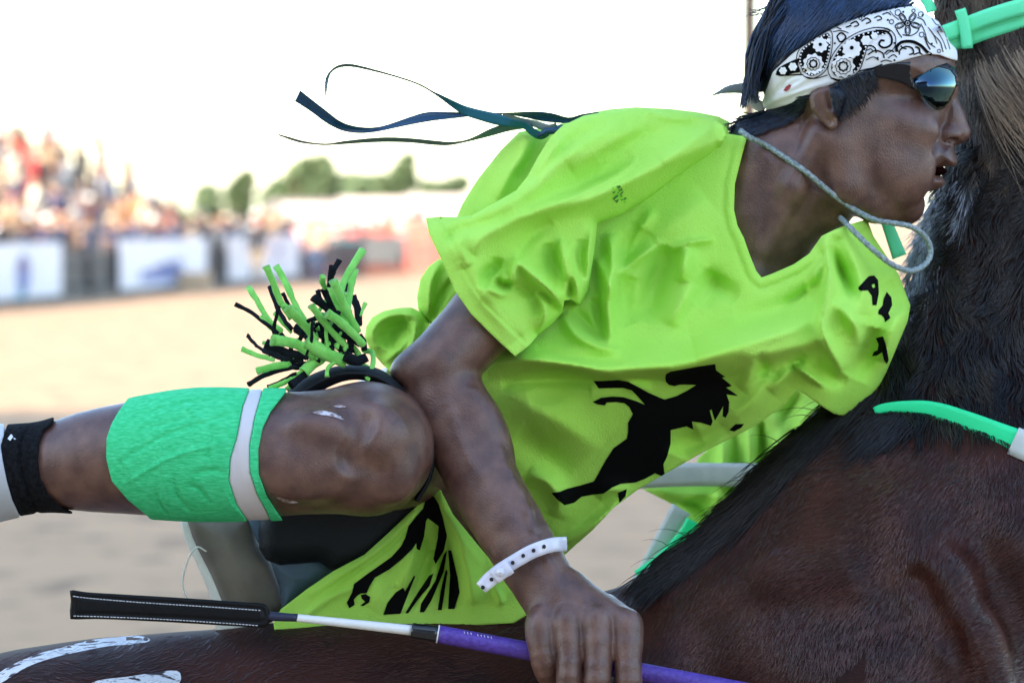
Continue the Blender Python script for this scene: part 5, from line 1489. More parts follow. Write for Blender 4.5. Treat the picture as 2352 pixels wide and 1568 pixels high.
hair = MB()
HAIR = BAND_UP[1:] + A1([(1420, -40), (1420, -200), (380, -200), (330, 200), (380, 420), (420, 520)])
hf = cutfield(HAIR, 7)
Vh, Qh = surface_nets(hf, G.ax, G.h, 1); hair.add(W3(Vh), Qh, a=0.0)
_s = G.F; G.F = hf; DHr = G.depth(); G.F = _s
bu = np.array(BAND_UP)
def tuft(n, gen, mb=hair, seg=8):
    for i in range(n):
        q, wd, tone = gen()
        mb.tube(W3(q), wd * K * (1 - 0.8 * np.linspace(0, 1, len(q)) ** 2), 3, a=tone, cap=False)
lbound = lambda v: np.interp(v, [-60, 0, 42, 84, 126, 200, 255], [1792, 1770, 1748, 1725, 1712, 1708, 1700])
def crown():
    u0 = rng.uniform(1770, 2110); v0 = rng.uniform(-75, 40)
    f = (u0 - 1770) / 340
    L = rng.uniform(80, 190); ph = noise.noise(Vector((u0 / 26, v0 / 60, 4)))
    a0 = R(150 - 10 * f + 12 * ph); a1 = R(102 + 20 * f + 25 * ph + rng.normal(0, 6))
    t = np.linspace(0, 1, 10); an = a0 + (a1 - a0) * t
    u = u0 + np.cumsum(np.cos(an)) * L / 10; v = v0 + np.cumsum(np.sin(an)) * L / 10
    lim = np.interp(u, bu[::-1, 0] if bu[0, 0] > bu[-1, 0] else bu[:, 0], bu[::-1, 1] if bu[0, 0] > bu[-1, 0] else bu[:, 1])
    ok = (v < lim - 2) | (u < 1752)
    k = max(3, int(ok.argmin()) if not ok.all() else 10)
    u, v = u[:k], v[:k]
    u = np.maximum(u, lbound(v) + 6 * rng.random())
    w = DHr(u, v, 165) - 2 - rng.uniform(0, 12) * np.sin(np.linspace(0, 2.6, k))
    tn = max(0, 0.5 + 1.1 * noise.noise(Vector((u0 / 16, v0 / 200, 1)))) * rng.uniform(.5, 1.2)
    return np.column_stack([u, v, w]), rng.uniform(1.3, 2.4), tn
tuft(3400, crown)
def back():
    s = rng.random()
    p0 = (1800 - 24 * s + rng.normal(0, 8), -10 + 60 * rng.random(), rng.uniform(60, 230))
    k_ = abs(rng.normal())
    p1 = (1734 + 13 * k_, 84 + 26 * rng.random(), p0[2] + rng.normal(0, 8))
    p2 = (1719 + 12 * k_, 148 + 25 * rng.random(), p1[2])
    e = rng.choice([0, 1, 2], p=[.5, .3, .2])
    p3 = [(1722 + 12 * rng.normal(), 190 + 20 * rng.random()), (1706 + 5 * rng.normal(), 225 + 25 * rng.random()), (1736 + 6 * rng.normal(), 215 + 25 * rng.random())][e] + (p2[2],)
    q = spline([p0, p1, p2, p3], 12); q[:, 0] = np.maximum(q[:, 0], lbound(q[:, 1]) - 3 * rng.random())
    return q, rng.uniform(1.3, 2.3), rng.uniform(0, .8) ** 1.5
tuft(900, back)
def stray():
    p0 = (1760 + rng.normal(0, 12), 10 + 30 * rng.random(), 150); p1 = (1742 + rng.normal(0, 4), 22 + 14 * rng.random(), 150); p2 = (1722 - 14 * rng.random(), 26 + 8 * rng.normal(), 150)
    return spline([p0, p1, p2], 7), 1.4, 0.1
tuft(8, stray)
d1w = lambda u, v: D1(u, v, 150)
def patch_hair(poly, n, ang, spread, L, off=5, band_ok=None):
    P = A1(poly); a = np.array(P); lo, hi = a.min(0), a.max(0); c = 0
    V, Q, T = sheet(P, lambda u, v: d1w(u, v) - off, 4, 12); hair.add(V, Q, T, 0.0)
    while c < n:
        u, v = rng.uniform(lo[0], hi[0]), rng.uniform(lo[1], hi[1])
        if not seg_dist2(np.array([u], np.float32), np.array([v], np.float32), P, True)[1][0]: continue
        c += 1
        an = R(ang + rng.normal(0, spread)); l = L * rng.uniform(.5, 1.1)
        t = np.linspace(0, 1, 6); uu = u + math.cos(an) * l * t; vv = v + math.sin(an) * l * t
        w = d1w(uu, vv) - off - 3 - 4 * np.sin(t * 3.1)
        hair.tube(W3(np.column_stack([uu, vv, w])), rng.uniform(1.0, 1.7) * K * (1 - .85 * t ** 2), 3, a=0.25 * rng.random() ** 2, cap=False)
patch_hair([(470, 604), (500, 606), (640, 566), (740, 505), (716, 560), (700, 620), (640, 664), (560, 690), (470, 716), (400, 738), (345, 750), (318, 720), (340, 660), (390, 626)], 700, 158, 10, 44)
patch_hair([(838, 482), (900, 444), (1000, 404), (1085, 378), (1078, 420), (1040, 480), (1010, 515), (968, 545), (935, 560), (905, 590), (880, 610), (856, 590), (850, 540)], 620, 64, 9, 40, 20)
hr = hair.build('hair', M_hair, rider, attr='tone')

# sunglasses
lm = bpy.data.materials.new('mirror_lens'); lm.use_nodes = True
def _lens(m):
    nt = m.node_tree; N = nt.nodes; L = nt.links; b = N['Principled BSDF']
    lw = N.new('ShaderNodeLayerWeight'); lw.inputs[0].default_value = 0.35
    cr = N.new('ShaderNodeValToRGB'); e = cr.color_ramp.elements
    e[0].position = 0.05; e[0].color = (0.03, 0.055, 0.10, 1); e[1].position = 0.7; e[1].color = (0.45, 0.42, 0.12, 1)
    x = e.new(0.3); x.color = (0.10, 0.20, 0.22, 1)
    L.new(lw.outputs['Facing'], cr.inputs[0]); L.new(cr.outputs[0], b.inputs['Base Color'])
    b.inputs['Metallic'].default_value = 1.0; b.inputs['Roughness'].default_value = 0.07
_lens(lm)
gl = MB()
LENS = A1([(1285, 360), (1330, 350), (1390, 350), (1450, 356), (1500, 372), (1526, 402), (1536, 445), (1528, 492), (1502, 545), (1472, 590), (1438, 606), (1405, 592), (1362, 548), (1325, 495), (1300, 440), (1286, 400)])
def lens_w(u, v):
    a, b = (u - 2146) / 52, (v - 198) / 52
    return 22 + 0.42 * (u - 2120) + 30 * a * a + 46 * b * b
V, Q, T = sheet(LENS, lens_w, 3.5, 5, smoothpoly=50)
lens = obj('sunglasses', V, [Q, T], lm, rider)
lens['label'] = 'wraparound sunglasses with blue-gold mirrored lens'
def fl(V):
    V = np.array(V); 
    return V
V2_, Q2_, T2_ = sheet(LENS, lambda u, v: 2 * HW - lens_w(u, v), 5, 5, smoothpoly=40); obj('far_lens', V2_, [Q2_, T2_], lm, lens)
TEMPLE = A1([(960, 440), (1000, 400), (1080, 366), (1180, 346), (1290, 338), (1400, 336), (1480, 344), (1530, 372), (1540, 430), (1530, 420), (1500, 380), (1440, 364), (1340, 358), (1300, 372), (1300, 450), (1322, 492), (1290, 486), (1240, 455), (1150, 430), (1060, 420)])
tw = lambda u, v: np.where(u > 2092, lens_w(u, v) - 1.5, np.minimum(D1(u, v, 40) - 9, np.interp(u, [1950, 2040, 2092], [30, 26, float(lens_w(2092, 190))])))
V, Q, T = sheet(TEMPLE, tw, 3.5, 9); obj('frame', V, [Q, T], mat('frame_plastic', (0.006, 0.008, 0.014), 0.25, spec=.5), lens)
mb = MB(); mb.tube(W3([(2196, 195, 120), (2203, 192, 150), (2203, 192, 180), (2196, 195, 210)]), 4 * K, 8); mb.build('bridge', MATS['frame_plastic'], lens)

# neck cord with a hanging loop
cp = [(1700, 300), (1722, 316), (1758, 333), (1800, 360), (1850, 394), (1905, 440), (1960, 480), (2010, 505)]
cw = [30, 18, None, None, None, None, None, 30]
P = []
for (u, v), w in zip(cp, cw):
    d = float(D1(u, v, 40)) - 9
    P.append((u, v, d if w is None else w))
P += [(2048, 512, 20), (2090, 520, 40), (2124, 542, 62), (2138, 576, 70), (2126, 606, 52), (2092, 622, 14), (2050, 608, -20), (2008, 576, -22), (1976, 546, -14), (1946, 516, 10), (1930, 500, 50)]
S = spline(P, 150); t = np.arange(150)
mb = MB(); mb.tube(W3(S), (6.6 + 0.7 * np.sin(t * 2.1)) * K, 10)
th = t * 0.9
hel = []
o = mb.build('neck_cord', M_cord, rider); o['label'] = 'silver-grey braided cord slack round the neck'

# ribbons streaming from the shoulder
def ribbon2(name, up, lo, wv, m, n=70, th=1.4):
    A = spline(AR(up), n); B = spline(AR(lo), n); s = np.linspace(0, 1, n)
    mid = (A + B) / 2
    w = np.interp(s, np.linspace(0, 1, len(wv)), wv)
    f = np.linspace(0, 1, 5)
    rows = np.stack([np.column_stack([A * (1 - x) + B * x, w + 6 * math.sin(x * 3.14) + (x - .5) * 24 * np.sin(s * 9 + 1)]) for x in f], 1)
    return ribbon_mesh(name, rows, m, th)
def ribbon_mesh(name, rows, m, th):
    n = rows.shape[0]; bk = rows.copy(); bk[:, :, 2] += th
    V = np.concatenate([rows.reshape(-1, 3), bk.reshape(-1, 3)]); N = n * 5
    i = np.arange(n - 1)[:, None] * 5; j = np.arange(4)[None]
    q = np.stack([i + j, i + j + 1, i + 6 + j, i + 5 + j], -1).reshape(-1, 4)
    e = np.arange(n - 1) * 5
    s1 = np.stack([e, e + 5, e + 5 + N, e + N], 1); s2 = np.stack([e + 4, e + 4 + N, e + 9 + N, e + 9], 1)
    o = obj(name, W3(V), [np.concatenate([q, q[:, ::-1] + N, s1, s2])], m, rider)
    return o
def ribbon1(name, pts, wv, m, n=90, tw=20):
    P = spline(AR(pts), n); c = P[:, :2]; hw = np.maximum(P[:, 2] * 1.05 + 0.8, 2.2)
    t = np.gradient(c, axis=0); t /= np.linalg.norm(t, axis=1)[:, None] + 1e-9; nn = np.stack([-t[:, 1], t[:, 0]], 1)
    w = np.interp(np.linspace(0, 1, n), np.linspace(0, 1, len(wv)), wv)
    full = 11.0
    dep = np.sqrt(np.maximum(full ** 2 - np.minimum(hw, full) ** 2, 0))
    rows = np.stack([np.column_stack([c + nn * (hw * f)[:, None], w + dep * f]) for f in (-1, -.5, 0, .5, 1)], 1)
    return ribbon_mesh(name, rows, m, 1.2)
ribbon2('ribbon', [(347, 315), (440, 388), (520, 450), (600, 510), (680, 540), (770, 552), (860, 545), (960, 515), (1060, 480), (1150, 455), (1260, 452), (1400, 456), (1560, 458), (1700, 456), (1850, 450), (1960, 462), (2060, 488), (2150, 466), (2250, 452)],
        [(312, 385), (420, 455), (500, 515), (580, 560), (650, 582), (740, 590), (840, 580), (960, 555), (1080, 530), (1200, 510), (1330, 495), (1440, 483), (1560, 480), (1650, 470), (1780, 490), (1900, 515), (2040, 525), (2140, 500), (2260, 470)], [60, 40, 80, 40, 20, 10, 6, -12], M_rib1)
ribbon1('ribbon', [(510, 348, 1.5), (512, 300, 7), (520, 240, 8), (545, 195, 5), (590, 165, 7), (650, 156, 8), (720, 165, 7), (850, 197, 5), (950, 225, 4), (1060, 260, 3), (1130, 290, 2.5), (1190, 325, 4), (1260, 365, 11), (1330, 408, 19), (1400, 445, 26), (1500, 475, 30), (1600, 500, 33), (1700, 525, 24), (1780, 540, 20), (1830, 580, 22), (1880, 605, 22), (1930, 590, 14)], [90, 60, 20, 0, -14, -18], M_rib2)
ribbon1('ribbon', [(210, 599, 1.5), (280, 622, 6), (350, 642, 6), (430, 655, 4), (520, 660, 3), (620, 650, 8), (760, 637, 11), (900, 630, 13), (1050, 635, 12), (1200, 650, 12), (1300, 655, 9), (1400, 640, 5), (1480, 615, 11), (1560, 585, 20), (1640, 560, 22), (1720, 552, 14), (1830, 545, 8)], [60, 40, 60, 20, -10], M_rib3)
ribbon1('ribbon', [(1640, 468, 6), (1760, 505, 12), (1850, 530, 20), (1930, 555, 20), (1985, 535, 12)], [10, -12, -20], mat('pale_ribbon', (0.34, 0.42, 0.44), 0.4, transl=.2), 30)
mb = MB(); mb.tube(W3([(1236, 312, -24), (1256, 302, -30), (1276, 300, -28), (1292, 290, -20)]), np.array([7, 11, 10, 6]) * K, 10, .8); mb.build('ribbon_knot', M_rib1, rider)
# ------------------------------------------------------------------ leg wrappings
G = LEGF
UU, VV = np.meshgrid(G.ax[0], G.ax[1], indexing='ij')
def legshell(name, poly, grow, m, folds=None, edge=3, relax=1, spl=0):
    P = A4(poly)
    d, ins = seg_dist2(UU, VV, P, True); sd = np.where(ins, -d, d).astype(np.float32)
    g = np.full(UU.shape, float(grow), np.float32)
    if folds: g = g + 1.2 * fold_sum(UU, VV, folds).astype(np.float32)
    F = smax(G.F - g[:, :, None], np.broadcast_to(sd[:, :, None], G.F.shape), edge)
    return field_obj(name, G, m, rider, relax, F=F)
BL = [(640, 800), (590, 870), (556, 930), (532, 1000), (530, 1100), (558, 1215), (640, 1310), (740, 1392), (790, 1460)]
BR = [(1262, 1460), (1228, 1400), (1180, 1330), (1142, 1210), (1150, 1100), (1180, 1000), (1212, 840), (1248, 748), (1270, 640), (640, 640)]
bfold = [(A4([(570, 1140), (800, 1000), (1000, 930), (1200, 870)]), 5, -4), (A4([(600, 1240), (850, 1100), (1150, 1010)]), 5, 4), (A4([(650, 900), (900, 830), (1200, 800)]), 5, -3.5), (A4([(820, 940), (800, 1100), (830, 1250), (860, 1380)]), 5, 4),
         (A4([(870, 1200), (890, 1290), (960, 1370)]), 5, -6), (A4([(780, 1250), (800, 1330), (850, 1390)]), 5, -6), (A4([(1070, 960), (1040, 1090), (1050, 1120)]), 4, -5), (A4([(960, 1180), (1060, 1160), (1140, 1180)]), 6, -4), (A4([(600, 1000), (620, 1120), (700, 1260)]), 7, 3.5),
         (A4([(900, 800), (1000, 900), (1140, 960)]), 5, 3), (A4([(940, 1230), (1000, 1260), (1050, 1330)]), 5, -5), (A4([(1120, 1250), (1150, 1330), (1200, 1390)]), 4, 5), (A4([(680, 960), (860, 920), (1000, 860)]), 4, -3)]
o = legshell('bandage', BL + BR, 9, M_bandage, bfold); o['label'] = 'bright green elastic bandage wrapped round the calf'
TL_ = [(1270, 640), (1248, 748), (1212, 840), (1180, 1000), (1150, 1100), (1142, 1210), (1180, 1330), (1228, 1400), (1262, 1460)]
TR_ = [(1370, 1460), (1335, 1370), (1288, 1285), (1250, 1170), (1246, 1040), (1272, 900), (1308, 775), (1340, 640)]
o = legshell('tape', TL_ + TR_, 6, M_tape, [(A4([(1200, 900), (1180, 1100), (1200, 1250)]), 6, -2)]); o['label'] = 'pale adhesive tape round the top of the bandage'
RL_ = [(1340, 640), (1308, 775), (1272, 900), (1246, 1040), (1250, 1170), (1288, 1285), (1335, 1370), (1370, 1460)]
RR_ = [(1450, 1460), (1392, 1380), (1332, 1290), (1292, 1180), (1290, 1060), (1312, 950), (1352, 868), (1424, 776), (1470, 640)]
legshell('bandage_rim', RL_ + RR_, 10, M_bandage, [(A4([(1380, 800), (1300, 940), (1276, 1080), (1290, 1220), (1350, 1360)]), 5, -4)])
o = legshell('sock', [(290, 850), (262, 930), (220, 962), (196, 1030), (190, 1110), (202, 1200), (242, 1280), (300, 1340), (362, 1366), (380, 1460), (160, 1460), (100, 1390), (62, 1310), (36, 1220), (14, 1110), (4, 1040), (20, 985), (60, 850)], 9, M_sock,
             [(A4([(150, 930), (108, 1020), (108, 1150), (140, 1270), (200, 1400)]), 4, -7), (A4([(60, 960), (46, 1060), (66, 1200), (120, 1360)]), 4, -4), (A4([(240, 950), (216, 1050), (226, 1200), (300, 1330)]), 5, 4)]); o['label'] = 'black ribbed ankle sock'
legshell('shoe', [(20, 985), (4, 1040), (14, 1110), (36, 1220), (62, 1310), (100, 1390), (120, 1460), (60, 1900), (-1200, 1900), (-1200, 700), (30, 700)], 11, M_shoe)
d3w = lambda u, v: D3(u, v, -300)
mb = MB()
for P, w in ((A4([(44, 1008), (64, 982), (84, 962), (100, 948)]), 8), (A4([(70, 1004), (84, 990), (98, 972)]), 5)):
    V, Q = stroke(P, w, lambda u, v: d3w(u, v) - 11, 2); mb.add(V, Q)
mb.build('sock_mark', M_thread, rider, False)
chalk = mat('chalk_smear', (0.62, 0.56, 0.60), 0.8, vary=(0.17, 0.095, 0.075), vscale=150, ramp=(0.40, 0.58))
for P in ([(1552, 872), (1610, 862), (1660, 872), (1700, 890), (1722, 912), (1690, 902), (1640, 888), (1590, 882)], [(1660, 842), (1700, 832), (1740, 846), (1700, 848)], [(1380, 1296), (1420, 1302), (1490, 1320), (1480, 1330), (1410, 1318)]):
    V, T = decal(A4(P), d3w, 4, 1.5); obj('chalk_smear', V, [T], chalk, rider)

# shorts, far leg cover
def lump(name, P, w0, W, r, m, folds=(), back=60):
    E = list(P) + [P[0]]
    f = lambda U, V: w0 - W * rprof(U, V, [E], r) - 1.5 * fold_sum(U, V, folds) + 2 * fnoise(U, V, 110, 90, 21)
    V, Q, T = sheet(P, f, 6, 5, lambda U, V: f(U, V) + 5 + back * rprof(U, V, [E], r), smoothpoly=0)
    return obj(name, V, [Q, T], m, rider)
o = lump('shorts', [(604, 1160), (593, 1215), (595, 1259), (612, 1286), (643, 1297), (695, 1293), (735, 1290), (768, 1314), (850, 1290), (930, 1210), (990, 1150), (995, 1110), (940, 1080), (700, 1120)], 20, 60, 50, M_elastic); o['label'] = 'black shorts bunched below the knee'
o = lump('denim_panel', [(560, 1160), (600, 1160), (640, 1200), (760, 1290), (775, 1314), (712, 1356), (650, 1402), (640, 1345), (622, 1292), (592, 1245), (575, 1208)], 70, 40, 50, M_jean, [([(600, 1270), (660, 1320), (720, 1330)], 14, 8), ([(620, 1300), (640, 1340), (650, 1380)], 10, -6)])
o = lump('leg_cover', [(416, 1175), (580, 1175), (592, 1243), (622, 1292), (642, 1345), (652, 1392), (625, 1428), (560, 1446), (512, 1436), (500, 1380), (472, 1306), (440, 1240)], 110, 50, 70, M_taupe, [([(500, 1180), (540, 1290), (600, 1390)], 26, 9)]); o['label'] = 'taupe cover with a white edge on the far leg'
mb = MB(); strap_mb(mb, [(419, 1180), (434, 1238), (468, 1308), (498, 1380), (512, 1440)], np.array([8, 8.5, 9, 9, 9, 10, 10, 11, 11, 11]), far_w(58), 0, 10, 10); mb.build('white_edge', M_cream, rider, True)
mb = MB(); strap_mb(mb, [(495, 1440), (520, 1438), (570, 1428), (610, 1412)], np.array([12, 13, 13, 12, 11, 9, 7, 5]), far_w(50), 0, 10, 8); mb.build('cover_tip', M_cream, rider)
mb = MB(); mb.tube(W3(spline([(474, 1266, 50), (452, 1256, 45), (432, 1284, 42), (420, 1330, 45), (424, 1360, 50), (438, 1384, 60)], 30)), 2.4 * K, 6); mb.build('loose_string', M_cream, rider)

# fringed band round the thigh
lb = MB()
_o = A4([(1405, 812), (1440, 765), (1500, 716), (1580, 672), (1680, 642), (1780, 636), (1880, 650), (1965, 702), (2055, 800), (2125, 905), (2170, 1010), (2176, 1100), (2150, 1220), (2090, 1320)])
_i = A4([(1490, 840), (1540, 805), (1600, 770), (1650, 742), (1720, 716), (1800, 710), (1880, 732), (1962, 782), (2042, 862), (2102, 952), (2146, 1030), (2152, 1100), (2128, 1210), (2070, 1310)])
oo, ii = spline(_o, 60), spline(_i, 60); rows = []
for f in np.linspace(0, 1, 7):
    rows.append(np.column_stack([oo * (1 - f) + ii * f, np.interp(np.linspace(0, 1, 60), [0, .3, .7, 1], [-250, -275, -285, -270]) - 26 * math.sin(f * math.pi) + 16 * (1 - f)]))
rows = np.stack(rows, 1); bk = rows.copy(); bk[:, :, 2] += 90
V = np.concatenate([rows.reshape(-1, 3), bk.reshape(-1, 3)]); N = 60 * 7
i = np.arange(59)[:, None] * 7; j = np.arange(6)[None]; q = np.stack([i + j, i + j + 1, i + 8 + j, i + 7 + j], -1).reshape(-1, 4)
e = np.arange(59) * 7
s1 = np.stack([e, e + 7, e + 7 + N, e + N], 1); s2 = np.stack([e + 6, e + 6 + N, e + 13 + N, e + 13], 1)
band_o = obj('leg_band', W3(V), [np.concatenate([q, q[:, ::-1] + N, s1, s2])], M_elastic, rider)
band_o['label'] = 'black elastic thigh band with green and black fleece fringe'
mb = MB(); mid_ = (oo * .45 + ii * .55); mb.tube(W3(np.column_stack([mid_, rows[:, 3, 2] - 2])), 4 * K, 6); mb.build('band_ridge', M_elastic, band_o)
ST = [  # colour, width, points tip..base
    ('g', 75, (400, 240), (470, 400), (550, 600), (650, 760)), ('g', 70, (497, 235), (590, 400), (700, 640), (820, 830)), ('g', 62, (220, 440), (320, 590), (420, 760), (560, 880)), ('k', 46, (98, 612), (250, 690), (380, 790), (520, 900)),
    ('k', 56, (442, 440), (480, 560), (550, 720), (650, 860)), ('g', 46, (482, 700), (560, 790), (650, 890)), ('g', 96, (612, 645), (700, 740), (800, 850), (890, 970)), ('k', 42, (216, 915), (310, 1020), (440, 1110)),
    ('g', 54, (160, 1050), (300, 1110), (480, 1160)), ('k', 90, (395, 990), (560, 1070), (820, 1130)), ('k', 70, (380, 1060), (560, 1140), (760, 1170)), ('g', 110, (460, 965), (600, 980), (730, 1020), (860, 1130)), ('g', 80, (312, 1270), (460, 1225), (640, 1200)),
    ('k', 56, (230, 1402), (360, 1320), (520, 1270), (700, 1225)), ('k', 52, (418, 1430), (540, 1380), (700, 1290)), ('g', 56, (432, 1445), (600, 1370), (760, 1270)), ('g', 52, (600, 1445), (680, 1380), (790, 1290)), ('k', 80, (640, 1410), (740, 1330), (830, 1260)),
    ('k', 60, (1122, 180), (1060, 290), (1010, 480)), ('k', 70, (1052, 235), (1030, 400), (1020, 620)), ('g', 82, (1352, 80), (1260, 220), (1170, 380), (1120, 540)), ('g', 84, (1270, 270), (1230, 430), (1195, 680)), ('g', 92, (1060, 380), (1130, 540), (1220, 730), (1310, 890)),
    ('g', 66, (960, 340), (950, 390), (985, 460)), ('k', 82, (965, 455), (1030, 590), (1110, 760)), ('k', 80, (860, 545), (980, 640), (1150, 770)), ('k', 52, (908, 478), (930, 560), (1000, 640)), ('g', 82, (1035, 440), (1100, 600), (1200, 830)),
    ('k', 84, (1250, 540), (1300, 660), (1310, 820)), ('g', 36, (1380, 600), (1350, 660), (1325, 730)), ('g', 76, (842, 622), (960, 780), (1090, 930), (1220, 1060)), ('g', 96, (1000, 705), (1130, 790), (1250, 900), (1360, 1020)), ('k', 96, (690, 850), (780, 910), (870, 990)),
    ('k', 76, (845, 830), (900, 880), (970, 940)), ('k', 80, (1080, 860), (1200, 930), (1330, 1010)), ('k', 120, (980, 870), (1090, 990), (1240, 1100)), ('g', 60, (905, 790), (960, 900), (1020, 1010)), ('g', 150, (790, 980), (960, 1080), (1190, 1190)), ('g', 80, (1185, 1000), (1280, 1070), (1335, 1165)),
    ('g', 60, (1345, 1060), (1440, 1090), (1450, 1200), (1395, 1355)), ('g', 120, (770, 1285), (840, 1210), (950, 1150)), ('k', 60, (1320, 920), (1360, 990), (1370, 1070)), ('g', 46, (1000, 1330), (1020, 1220), (1180, 1150)), ('g', 70, (1150, 1150), (1280, 1210), (1400, 1240), (1390, 1340)),
    ('k', 110, (1180, 1120), (1290, 1170), (1390, 1130)), ('k', 90, (560, 1190), (700, 1220), (840, 1200)), ('g', 50, (1180, 500), (1160, 600), (1180, 720)), ('k', 60, (1185, 330), (1180, 420), (1160, 520))]
for k in range(46):       # thinner strips filling the tuft
    bx, by = rng.uniform(640, 1330), rng.uniform(820, 1180); a = R(rng.uniform(195, 300) if bx < 950 else rng.uniform(225, 285)); l = rng.uniform(220, 430)
    c_ = rng.normal(0, .25)
    ST.append(('g' if rng.random() < .55 else 'k', rng.uniform(34, 58), (bx + math.cos(a + c_) * l, by + math.sin(a + c_) * l), (bx + math.cos(a) * l * .55, by + math.sin(a) * l * .55), (bx, by)))
for n_, s_ in enumerate(ST):
    col, wd, pts = s_[0], s_[1], list(s_[2:])
    P = spline(A6(pts), 12); tz = rng.uniform(-330, -180); bz = -285 + rng.uniform(-14, 10)
    if wd > 105: tz = bz - 10
    if n_ in (31, 30, 22, 6, 11): tz = -345
    w = np.linspace(tz, bz, 12) + 4 * np.sin(np.linspace(0, 3, 12))
    C = W3(np.column_stack([P, w])); rr = wd * (0.96 if wd < 100 else 1.0) * 0.234 * 0.5 * K * np.interp(np.linspace(0, 1, 12), [0, .12, .5, 1], [1.06, .96, .9, .78])
    V, Q, T = tube_np(C, rr, 10, rng.uniform(.5, .8), (0, 1, 0.2), True)
    V = V + np.array([noise.noise_vector(Vector(x * 160)) for x in V]) * 0.0009
    V[120] += (C[1] - C[0]) * 0.8                  # rolled end is hollow
    obj('fringe_strip', V, [Q, T], M_fg if col == 'g' else M_fk, band_o)

# ------------------------------------------------------------------ wristband
d2 = np.vectorize(lambda x: x)
def wr_w(u, v):
    d = D2(u, v, np.nan)
    ok = np.isfinite(d)
    p = np.clip((u - 1165) / (1290 - 1165), 0, 1)
    base = np.interp(u, [1100, 1150, 1190, 1240, 1270, 1292, 1304], [-432, -446, -460, -462, -452, -425, -385])
    return base - 0.15 * (v - 1270)
mb = MB(); strap_mb(mb, A5([(590, 760), (700, 680), (780, 630), (870, 580), (960, 545), (1040, 525), (1130, 520)]), 16.5, wr_w, 0, 3, 30)
wb = mb.build('wristband', M_wrist, rider); wb['label'] = 'white plastic event wristband with punched holes'
mb = MB(); strap_mb(mb, A5([(512, 838), (560, 790), (620, 740), (712, 690)]), np.array([15, 16, 17, 17.5, 17.5, 17.5, 17.5, 17.5]), lambda u, v: wr_w(u, v) - 9, 0, 4, 8); mb.build('loose_end', M_wrist, wb)
mb = MB(); strap_mb(mb, A5([(604, 758), (650, 720), (720, 676)]), 19.0, lambda u, v: wr_w(u, v) - 14, 0, 4, 8); mb.build('clasp', M_wrist, wb)
cx, cy = A5([(650, 722)])[0]; w_ = float(wr_w(np.array(cx), np.array(cy))) - 20
mb = MB(); mb.tube(W3([(cx, cy, w_ + 4), (cx, cy, w_), (cx, cy, w_ - 3)]), np.array([10, 10, 8]) * K, 16); mb.tube(W3([(cx, cy, w_ - 3), (cx, cy, w_ - 6)]), np.array([4.5, 4]) * K, 12); mb.build('snap', M_wrist, wb)
for (x, y), o_ in zip(((740, 655), (815, 605), (890, 568), (965, 540), (588, 775), (526, 832)), (1.5, 1.5, 1.5, 1.5, 11, 11)):
    c = A5([(x, y)])[0]; th = np.linspace(0, 6.283, 14, endpoint=False)
    V, T = decal([(c[0] + 4.6 * math.cos(a), c[1] + 4.9 * math.sin(a)) for a in th], lambda u, v: wr_w(u, v) - o_, 3, 1.0); obj('punched_hole', V, [T], M_hole, wb)

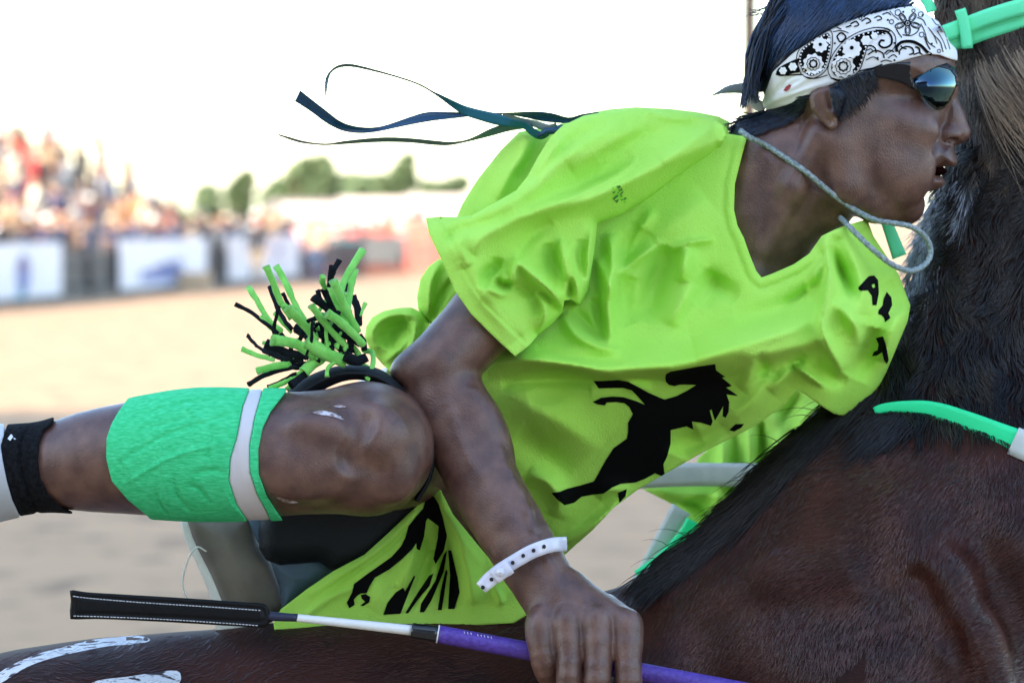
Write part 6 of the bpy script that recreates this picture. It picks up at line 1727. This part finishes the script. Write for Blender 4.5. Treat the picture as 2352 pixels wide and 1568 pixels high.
# ------------------------------------------------------------------ riding crop in the fist
AC = lambda pts: [(0.48 * x, 1110 + 0.48 * y) for x, y in pts]
crop = empty('riding_crop', W3([(700, 1420, -400)])[0], 'riding crop with black leather flapper and purple grip held in the fist', 'riding crop')
FL = AC([(333, 512), (345, 508), (420, 519), (600, 530), (900, 548), (1150, 565), (1255, 573), (1278, 586), (1291, 615), (1291, 655), (1272, 684), (1240, 687), (1100, 680), (800, 662), (500, 648), (352, 649), (337, 640), (334, 600), (339, 560)])
FE = FL + FL[:1]
fw = lambda u, v: -398 - 7 * rprof(u, v, [FE], 9) + 3.5 * np.exp(-((seg_dist2(np.asarray(u, np.float32), np.asarray(v, np.float32), FE, False)[0] - 12) / 4) ** 2) - 2 * np.sin(u * .012)
V, Q, T = sheet(FL, fw, 4, 14, smoothpoly=70); obj('flapper', V, [Q, T], M_leather, crop)
mb = MB()
for L_ in ([(350, 538), (400, 545), (520, 556), (700, 570), (1000, 589), (1255, 607)], [(352, 633), (500, 637), (800, 650), (1100, 669), (1235, 679)]):
    P = spline(AC(L_), 400); seg = np.concatenate([[0], np.cumsum(np.linalg.norm(np.diff(P, axis=0), axis=1))])
    s = 0
    while s < seg[-1] - 5:
        i0, i1 = np.searchsorted(seg, s), np.searchsorted(seg, s + 5.2); q = P[[i0, (i0 + i1) // 2, min(i1, 399)]]
        w = fw(q[:, 0], q[:, 1]) - 1.2; mb.tube(W3(np.column_stack([q, w])), 1.0 * K, 5); s += 7.6
o = mb.build('stitching', M_thread, crop); o['kind'] = 'stuff'
def rod(name, a, b, r0, r1, m, n=8):
    mb = MB(); t = np.linspace(0, 1, n)[:, None]; mb.tube(W3(np.array(a) * (1 - t) + np.array(b) * t), np.linspace(r0, r1, n) * K, 18); return mb.build(name, m, crop)
rod('neck', (610, 1414, -394), (684, 1418, -397), 10.5, 8.5, M_navy)
rod('shaft', (682, 1418, -397), (950, 1447, -408), 8.4, 11.5, M_whitetape, 14)
rod('ferrule', (946, 1447, -408), (1007, 1455, -411), 16, 18.5, M_gloss)
rod('ferrule_ring', (948, 1447.3, -408), (955, 1448, -408.3), 17, 17, M_gloss)
rod('grip', (1006, 1455, -411), (1760, 1597, -440), 19.5, 21, M_purple, 30)
rod('grip_rim', (1004.5, 1454.8, -411), (1007.5, 1455.3, -411), 20.2, 20.2, M_whitetape, 3)
mb = MB()
for k, x in enumerate(np.linspace(1066, 1128, 9)):
    if k in (3,): continue
    y = 1455 + (x - 1006) * .188 - 14.5; mb.tube(W3([(x, y - 2.6, -411 - 17.4), (x + 1.2, y + 2.2, -411 - 20.2)]), 0.9 * K, 4)
mb.build('faint_lettering', M_thread, crop)
